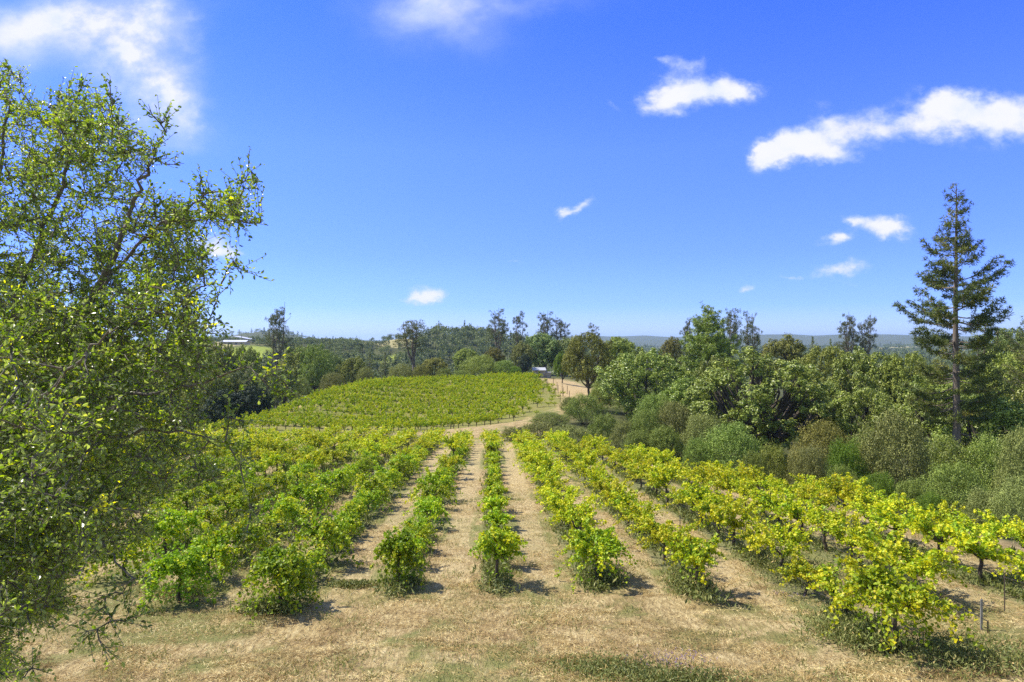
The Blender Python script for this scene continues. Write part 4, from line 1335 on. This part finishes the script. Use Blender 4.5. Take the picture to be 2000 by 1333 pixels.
# ------------------------------------------------------------------ stakes
def stake(px, pyb, d, h, mat, label, tilt=0.0, w=.03, name='vineyard_stake', group='stakes in the near vineyard', cat='stake'):
    x = px2x(px, d)
    g = G()
    # angle-iron / notched profile with a small cap
    box(g, (-w, -w * .25, -.3), (w, w * .25, h))
    box(g, (-w * .25, w * .25 + .002, -.3), (w * .25, w * 1.1, h * .985))
    o = g.obj(name, mat)
    o.location = (x, d, gz1(x, d))
    o.rotation_euler = (0, tilt, .3)
    return tag(o, label, cat, group)


stake(1917, 1245, 16.3, .75, M_STAKE, 'short grey metal stake in weeds near the right bottom corner')
stake(1735, 1125, 20.5, .75, M_STAKE, 'grey metal stake behind the biggest near right vine')
stake(1962, 1190, 17.5, 1.0, M_WOODSTAKE, 'thin dark stake just beyond the short grey metal stake', w=.014)
stake(1797, 1190, 17.8, .6, M_WOODSTAKE, 'thin leaning dark stake right of the biggest near right vine', tilt=.55, w=.014)
stake(1207, 1022, 28.5, .55, M_STAKE, 'pale stake in the second row right of the centre', w=.02)
stake(1328, 1035, 27.6, .6, M_STAKE, 'pale stake in the third row right of the centre', w=.02)
stake(1448, 1035, 27.6, .5, M_STAKE, 'pale stake in the fourth row right of the centre', w=.02)
k = 0
for (px, d) in [(1064, 147), (1068, 139), (1070, 133), (1081, 142), (1088, 134), (1090, 127), (1098, 130), (1100, 121), (1108, 125), (1112, 117), (1084, 122), (1094, 115)]:
    stake(px, 0, d, 1.6, M_WOODSTAKE, 'dark wooden stake on the bare slope, %s from the crest end' % ORD[k], w=.045, group='stakes on the bare right slope'); k += 1
k = 0
for (px, d) in [(609, 116), (618, 118), (629, 121), (641, 124), (657, 129), (671, 133), (684, 136), (696, 139)]:
    stake(px, 0, d, 1.7, M_WOODSTAKE, 'dark wooden stake, %s up the left edge of the far vineyard' % ORD[k], w=.06, group='stakes along the left edge of the far vineyard'); k += 1


def hose(k, d0, d1):
    rng = np.random.default_rng(60 + k)
    d = np.arange(d0, d1, .55)
    x = row_x(k, d) + .08 + .03 * np.sin(d * .8 + k)
    z = gz(x, d) + .36 + .07 * np.abs(np.sin(d * 1.35 + k)) - .10 * (rng.random() > .5)
    g = G()
    tube(g, np.stack([x, d, z], 1), .011, 6)
    g.add(np.array([[x[0] - .02, d0 - .01, z[0] - .3], [x[0] + .02, d0 - .01, z[0] - .3], [x[0] + .02, d0 - .01, z[0]], [x[0] - .02, d0 - .01, z[0]]]), [(0, 1, 2, 3)])
    o = g.obj('irrigation_hose', M_HOSE, smooth=True)
    tag(o, 'thin dark watering hose slung under the vines, %s' % rowname(k), 'hose', 'watering hoses along the vine rows')


M_HOSE = plain_mat('black_hose', (0.02, 0.018, 0.016), (0.05, 0.045, 0.04), .5, 3)
for k_ in (1, 2, 3, 4, 5): hose(k_, row_start(k_) - (.4 if k_ < 4 else 2.6), row_end(k_) - 2)


# ------------------------------------------------------------------ shed and farm building
def shed():
    d = 164.0; x = px2x(1052, d); z = gz1(x, d)
    t = empty('shed', (x, d, z), .12, (.85, .85, .8))
    wall = plain_mat('shed_wall', (0.22, 0.2, 0.17), (0.36, 0.33, 0.29), .8, 2)
    roof = plain_mat('shed_roof_metal', (0.28, 0.29, 0.31), (0.46, 0.47, 0.49), .5, 1)
    dark = plain_mat('shed_doorway', (0.015, 0.014, 0.012), (0.03, 0.028, 0.024), .9, 2)
    frm = plain_mat('shed_trim', (0.5, 0.48, 0.44), (0.6, 0.58, 0.54), .7, 2)
    g = G()
    box(g, (-1.6, -1.5, -.4), (-.55, -1.4, 2.1)); box(g, (.35, -1.5, -.4), (1.6, -1.4, 2.1)); box(g, (-.55, -1.5, 1.85), (.35, -1.4, 2.1))
    box(g, (-1.6, 1.4, -.4), (1.6, 1.5, 2.4)); box(g, (-1.6, -1.4, -.4), (-1.5, 1.4, 2.2)); box(g, (1.5, -1.4, -.4), (1.6, 1.4, 2.2))
    g.obj('wall', wall, t)
    g = G()
    v = [(-2.0, -1.9, 2.15), (1.9, -1.9, 2.15), (1.9, 0, 2.95), (-2.0, 0, 2.95), (-2.0, 1.9, 2.3), (1.9, 1.9, 2.3)]
    v = v + [(a, b, c + .07) for a, b, c in v]
    g.add(v, [(0, 1, 2, 3), (3, 2, 5, 4), (6, 9, 8, 7), (9, 10, 11, 8), (0, 6, 7, 1), (4, 5, 11, 10), (0, 3, 9, 6), (3, 4, 10, 9), (1, 7, 8, 2), (2, 8, 11, 5)])
    g.obj('roof', roof, t)
    g = G(); box(g, (-.5, -1.36, -.3), (.3, -1.32, 1.84)); dr = g.obj('door', dark, t)
    g = G(); box(g, (-.58, -1.53, -.3), (-.50, -1.505, 1.92)); box(g, (.30, -1.53, -.3), (.38, -1.505, 1.92)); g.obj('frame', frm, dr)
    g = G(); box(g, (1.65, -1.3, -.4), (3.3, 1.0, 1.5)); g.obj('lean_to', wall, t)
    g = G(); box(g, (1.63, -1.5, 1.52), (3.5, 1.2, 1.60)); g.obj('roof', roof, t)
    tag(t, 'small weathered shed with pale metal roof at the crest of the far vineyard', 'shed')


shed()


def farm():
    d = 500.0; x = px2x(460, d)
    z = CAMZ - 0.8
    t = empty('farm_building', (x, d, gz1(x, d)))
    zb = z - gz1(x, d)
    wall = plain_mat('farm_wall', (0.3, 0.27, 0.23), (0.42, 0.38, 0.33), .8, .5)
    roof = plain_mat('farm_roof', (0.45, 0.46, 0.50), (0.55, 0.56, 0.60), .4, .3)
    gl = plain_mat('farm_window_glass', (0.03, 0.035, 0.04), (0.05, 0.055, 0.06), .2, .5)
    g = G(); box(g, (-8.5, -4, -3), (8.5, 6, max(1.2, zb))); g.obj('wall', wall, t)
    for s in (-6, -2, 2, 6):
        g = G(); box(g, (s - .8, -4.06, zb - 1.2 if zb > 2 else .2), (s + .8, -4.01, zb - .3 if zb > 2 else 1.0)); g.obj('window', gl, t)
    g = G()
    h = max(1.2, zb)
    v = [(-9.5, -5, h), (9.8, -5, h), (9.0, 1, h + 1.3), (-8.6, 1, h + 1.3), (-9.5, 7, h), (9.8, 7, h)]
    v = v + [(a, b, c + .25) for a, b, c in v]
    g.add(v, [(0, 1, 2, 3), (3, 2, 5, 4), (6, 9, 8, 7), (9, 10, 11, 8), (0, 6, 7, 1), (4, 5, 11, 10), (0, 3, 9, 6), (3, 4, 10, 9), (1, 7, 8, 2), (2, 8, 11, 5)])
    g.obj('roof', roof, t)
    tag(t, 'long white-roofed farm building on the ridge at the far left', 'building')
    d2 = 530.0; x2 = px2x(474, d2)
    t2 = empty('farm_building', (x2, d2, gz1(x2, d2)))
    h = CAMZ + 1.0 - gz1(x2, d2)
    g = G(); box(g, (-6, 0, -3), (6, 9, h)); g.obj('wall', wall, t2)
    g = G(); box(g, (-4, -.06, h * .3), (-2, -.01, h * .8)); g.obj('window', gl, t2)
    g = G()
    v = [(-7.5, -1, h + 2.6), (7.0, -1, h), (7.0, 10, h + .2), (-7.5, 10, h + 2.8)]
    v = v + [(a, b, c + .3) for a, b, c in v]
    g.add(v, [(0, 3, 2, 1), (4, 5, 6, 7), (0, 1, 5, 4), (1, 2, 6, 5), (2, 3, 7, 6), (3, 0, 4, 7)])
    g.obj('roof', roof, t2)
    tag(t2, 'smaller building with tilted white roof behind the long farm building', 'building')


farm()


# ------------------------------------------------------------------ far woodland (one mass)
def far_forest():
    rng = np.random.default_rng(9)
    protos = []
    for i in range(5):
        g = G()
        bl = [(unit(rng.normal(size=3)) * [2.2, 2.2, 1.5] + [0, 0, 5.2], rng.uniform(1.3, 2.1)) for _ in range(7)]
        crown_leaves(g, rng, bl, 150, 0.95, asp=.7)
        tube(g, [[0, 0, -1], [0, 0, 4.5]], [.3, .15], 4, r=0.0)
        protos.append(g.arrays())
    for i in range(3):
        g = G()
        z = rng.uniform(1, 11, 120); a = rng.random(120) * 6.28; rr = (11.6 - z) * .24 * rng.uniform(.6, 1, 120)
        c = np.stack([np.cos(a) * rr, np.sin(a) * rr, z], 1)
        leaves(g, rng, c, c * [1, 1, 0] + [0, 0, 1.2], .95, .6, np.clip(rng.normal(.3, .15, 120), 0, 1))
        tube(g, [[0, 0, -1], [0, 0, 9]], [.25, .1], 4, r=0.0)
        protos.append(g.arrays())
    g = G()
    n = 5200
    r = np.sqrt(rng.random(n)) * (860 - 205) + 205
    r = np.where(rng.random(n) < .5, 205 + (r - 205) * .55, r)
    a = rng.uniform(-40, 40, n) * math.pi / 180
    x, y = r * np.sin(a), r * np.cos(a)
    bad = np.zeros(n, bool)
    for poly in FIELDS + TANS:
        p = np.array(poly); c = p.mean(0); p = c + (p - c) * 1.08
        bad |= poly_mask(x, y, [tuple(q) for q in p])
    bad |= (r < 225)
    # keep sight lines onto the little fields open
    az = x / y * F + 1000
    bad |= (az > 395) & (az < 470) & (y > 300) & (y < 400) & (rng.random(n) < .9)
    bad |= (az > 640) & (az < 770) & (y > 330) & (y < 470) & (rng.random(n) < .05)
    bad |= (az > 425) & (az < 500) & (y > 452) & (y < 500)
    x, y = x[~bad], y[~bad]
    xr = rng.uniform(-330, -60, 520); yr = rng.uniform(400, 560, 520)
    br = np.zeros(520, bool)
    for poly in FIELDS + TANS: br |= poly_mask(xr, yr, poly)
    azr = xr / yr * F + 1000
    br |= (azr > 415) & (azr < 500) & (yr < 520)
    x = np.concatenate([x, xr[~br]]); y = np.concatenate([y, yr[~br]])
    z = gz(x, y)
    for xx, yy_, zz in zip(x, y, z):
        k = rng.integers(0, 5) if rng.random() < .86 else rng.integers(5, 8)
        s = rng.uniform(.75, 1.25)
        if yy_ > 430 and xx < -70: s *= .62
        if k >= 5 and xx < -70: s *= .8
        g.merge(protos[k], (xx, yy_, zz - .3), rng.random() * 6.28, (s, s, s * rng.uniform(.85, 1.15)), rng.normal() * .13)
    # the light blue rim of woods on the far ridge: coarse canopy
    n2 = 2600
    r = rng.uniform(860, 2600, n2); a = rng.uniform(-39, 39, n2) * math.pi / 180
    x, y = r * np.sin(a), r * np.cos(a)
    bad = np.zeros(n2, bool)
    for poly in TANS: bad |= poly_mask(x, y, poly)
    x, y = x[~bad], y[~bad]; z = gz(x, y)
    for xx, yy_, zz in zip(x, y, z):
        s = rng.uniform(1.0, 1.5)
        g.merge(protos[rng.integers(0, 8)], (xx, yy_, zz - .5), rng.random() * 6.28, (s * 1.7, s * 1.7, s), rng.normal() * .1)
    print('forest faces', sum(len(f) for f in g.f4))
    o = g.obj('far_woodland', M_FOREST)
    tag(o, 'woods covering the hills and valleys beyond the vineyards', 'woodland', kind='stuff')


far_forest()


# ------------------------------------------------------------------ ground cover
def weeds():
    rng = np.random.default_rng(31)
    g = G()
    # upright weeds along the foot of each row
    n = 90000
    k = rng.integers(-11, 7, n)
    d = 15 + (rng.random(n) ** 1.5) * 66
    ok = (d > np.array([row_start(q) - 1.2 for q in range(-11, 7)])[k + 11]) & (d < np.array([row_end(q) for q in range(-11, 7)])[k + 11])
    k, d = k[ok], d[ok]; n = len(k)
    x = ROWS * k + .2 + ROWD * d + rng.normal(size=n) * .26
    patch = np.sin(d * .9 + k * 2.1) + np.sin(d * .37 + k) + rng.normal(size=n) * .5
    keep = patch > -.4
    x, d, k, patch = x[keep], d[keep], k[keep], patch[keep]; n = len(x)
    z = gz(x, d)
    h = (np.where(k < 0, .42, .28) * rng.uniform(.5, 1.3, n) * (1 + .35 * np.clip(patch, 0, 2))) * np.where(d > 45, .8, 1)
    h *= np.where((k >= 2) & (d < 24), 1.25, 1)
    for rep in range(2):
        off = rng.normal(size=(n, 2)) * .06
        zz = h * rng.uniform(.2, .7, n)
        c = np.stack([x + off[:, 0], d + off[:, 1], z + zz], 1)
        s = np.clip(.05 + d * .0016, .06, .16) * rng.uniform(.7, 1.5, n)
        t = rng.normal(size=(n, 3)) * .6 + [0, 0, 1.2]
        leaves(g, rng, c, rng.normal(size=(n, 3)) + [0, 0, .4], s * 1.9, s * .55, np.clip(rng.normal(.45, .2, n), 0, 1), t=t)
    # green growth filling the lanes of the left hand rows
    n2 = 42000
    d2 = 24 + rng.random(n2) ** 1.1 * 66
    x2 = row_x(-2, d2) - rng.random(n2) * 26
    kk = (x2 - .2 - ROWD * d2) / ROWS
    ok = (np.sin(x2 * .5 + d2 * .21) + np.sin(d2 * .33 - x2 * .9) + rng.normal(size=n2) * .5 > .1)
    x2, d2 = x2[ok], d2[ok]; n2 = len(x2)
    far_ = d2 > 74
    x2 = np.where(far_, np.minimum(x2, -9 + rng.normal(size=n2)), x2)
    z2 = gz(x2, d2)
    s2 = rng.uniform(.08, .2, n2)
    leaves(g, rng, np.stack([x2, d2, z2 + rng.uniform(.03, .35, n2)], 1), rng.normal(size=(n2, 3)) + [0, 0, .5], s2 * 1.8, s2 * .5, np.clip(rng.normal(.6, .2, n2), 0, 1), t=rng.normal(size=(n2, 3)) * .6 + [0, 0, 1.0])
    # scattered green tufts in lanes and foreground
    m = 760
    tx, ty = rng.uniform(-16, 16, m), 12.5 + rng.random(m) ** 1.5 * 24
    cx = np.repeat(tx, 26) + rng.normal(size=m * 26) * .22; cy = np.repeat(ty, 26) + rng.normal(size=m * 26) * .2
    z = gz(cx, cy); hh = rng.uniform(.05, .15, m * 26)
    leaves(g, rng, np.stack([cx, cy, z + hh * .5], 1), rng.normal(size=(m * 26, 3)), hh * 1.3, .02, np.clip(rng.normal(.6, .2, m * 26), 0, 1), t=rng.normal(size=(m * 26, 3)) * .4 + [0, 0, 1])
    # thick weeds low right and in the bottom middle
    for (px, py, rx, ry, cnt, hh0) in ((1325, 1335, 1.0, .4, 2300, .19), (1560, 1130, .9, 1.6, 5200, .38), (1500, 1100, .5, 1.0, 2400, .3), (1660, 1250, .8, .8, 4200, .35), (1900, 1290, 1.3, .9, 5000, .26),
                                       (1340, 1150, .45, .7, 4200, .5), (530, 1195, .7, .35, 2600, .25), (800, 1140, .4, .3, 1600, .2), (1180, 1140, .5, .35, 2600, .35), (970, 1120, .3, .3, 900, .2),
                                       (1980, 1140, 1.5, .5, 2600, .2), (350, 1160, .9, .4, 2200, .2), (1190, 1310, .9, .5, 2000, .15), (690, 1145, .6, .2, 1200, .12)):
        D = H0 / ((py - HY) / F - SLOPE); X = px2x(px, D)
        x = X + rng.normal(size=cnt) * rx * .6; y = D + rng.normal(size=cnt) * ry * .6
        z = gz(x, y)
        h = hh0 * rng.random(cnt) * 1.2
        leaves(g, rng, np.stack([x, y, z + h], 1), rng.normal(size=(cnt, 3)) + [0, 0, .3], rng.uniform(.06, .15, cnt), rng.uniform(.015, .04, cnt), np.clip(rng.normal(.5, .22, cnt), 0, 1), t=rng.normal(size=(cnt, 3)) * .6 + [0, 0, 1])
    o = g.obj('weeds', M_WEED)
    tag(o, 'grey-green weeds growing along the foot of the vine rows', 'weeds', kind='stuff')
    # purple vetch heads in the clump at the bottom
    g = G()
    D = H0 / ((1305 - HY) / F - SLOPE)
    for (px, rx, cnt) in ((1290, .75, 260), (1345, .6, 300), (1545, .8, 160)):
        dd = D if px < 1400 else H0 / ((1170 - HY) / F - SLOPE)
        x = px2x(px, dd) + rng.normal(size=cnt) * rx * .6; y = dd + rng.normal(size=cnt) * .3
        q = rng.integers(0, 60, cnt)
        bx, by, bz = rng.normal(size=60) * rx * .5, rng.normal(size=60) * .25, rng.uniform(.10, .28, 60)
        x = px2x(px, dd) + bx[q] + rng.normal(size=cnt) * .015; y = dd + by[q] + rng.normal(size=cnt) * .015
        z = gz(x, y) + bz[q] + rng.uniform(-.04, .04, cnt)
        leaves(g, rng, np.stack([x, y, z], 1), rng.normal(size=(cnt, 3)), .022, .014)
    o = g.obj('wild_vetch', M_FLOWER)
    tag(o, 'tiny purple flower heads in the weeds at the bottom edge', 'wildflowers', kind='stuff')


weeds()


def straw():
    rng = np.random.default_rng(41)
    g = G()
    n = 270000
    d = 12.3 + rng.random(n) ** 1.7 * 30
    x = rng.uniform(-.80, .80, n) * d
    kk = (x - .2 - ROWD * d) / ROWS
    fr = np.abs(kk - np.round(kk))
    clump = np.sin(x * 2.1 + np.sin(d * 1.3) * 2) * np.sin(d * 1.9 + np.sin(x) * 1.5) + .5 * np.sin(x * 5 + d * 3)
    low = np.sin(x * .62 + 1.7 * np.sin(d * .41)) + np.sin(d * .83 + x * .37 + 1) + .6 * np.sin(x * 1.9 - d * 1.4)
    keep = (rng.normal(size=n) * .5 + clump > -.4) & (low + rng.normal(size=n) * .45 > -.35) & ((d < 19) | (fr > .15)) & (x < 19)
    x, d, cl = x[keep], d[keep], clump[keep]; n = len(x)
    z = gz(x, d)
    t = rng.normal(size=(n, 3)) * [1, 1, .28]
    L = rng.uniform(.05, .17, n) * (1 + d * .012)
    leaves(g, rng, np.stack([x, d, z + .02 + .035 * rng.random(n) * (1 + np.clip(cl, 0, 1))], 1), rng.normal(size=(n, 3)) * .5 + [0, 0, 1], L, np.clip(.0035 + d * .0004, .006, .02), np.clip(rng.normal(.5, .22, n) + cl * .08, 0, 1), t=t)
    m = 900
    cd = 12.6 + rng.random(m) ** 1.4 * 16; cx = rng.uniform(-.78, .78, m) * cd
    kk = (cx - .2 - ROWD * cd) / ROWS
    ok = (np.abs(kk - np.round(kk)) > .2) | (cd < 18)
    cx, cd = cx[ok], cd[ok]; m = len(cx)
    q = rng.integers(0, m, 46000)
    wx = rng.uniform(.12, .42, m)[q]
    x = cx[q] + rng.normal(size=len(q)) * wx; y = cd[q] + rng.normal(size=len(q)) * wx * .35
    z = gz(x, y) + rng.random(len(q)) * .09
    leaves(g, rng, np.stack([x, y, z], 1), rng.normal(size=(len(q), 3)) * .6 + [0, 0, 1], rng.uniform(.06, .2, len(q)), .011,
           np.clip(rng.normal(0, .14, len(q)) + rng.choice([.15, .5, .9], m)[q], 0, 1), t=rng.normal(size=(len(q), 3)) * [1, 1, .35])
    o = g.obj('mown_straw', M_DRY)
    tag(o, 'dry mown straw lying over the foreground and the lanes between vines', 'dry grass', kind='stuff')


straw()


# ------------------------------------------------------------------ haze
def haze():
    g = G()
    box(g, (-13500, -600, -75), (13500, 14200, 125))
    m = bpy.data.materials.new('haze')
    m.use_nodes = True
    n = NG(m.node_tree)
    v = n.n('ShaderNodeVolumePrincipled')
    v.inputs['Color'].default_value = (0.50, 0.72, 1.0, 1)
    v.inputs['Density'].default_value = HAZE
    v.inputs['Anisotropy'].default_value = 0.2
    o = n.n('ShaderNodeOutputMaterial')
    n.t.links.new(v.outputs[0], o.inputs['Volume'])
    tag(g.obj('haze', m), 'thin blue haze over the distant hills', 'haze', kind='stuff')


HAZE = 0.00010
HAZE_ON = True
if HAZE_ON: haze()
print('objects', len(bpy.data.objects))
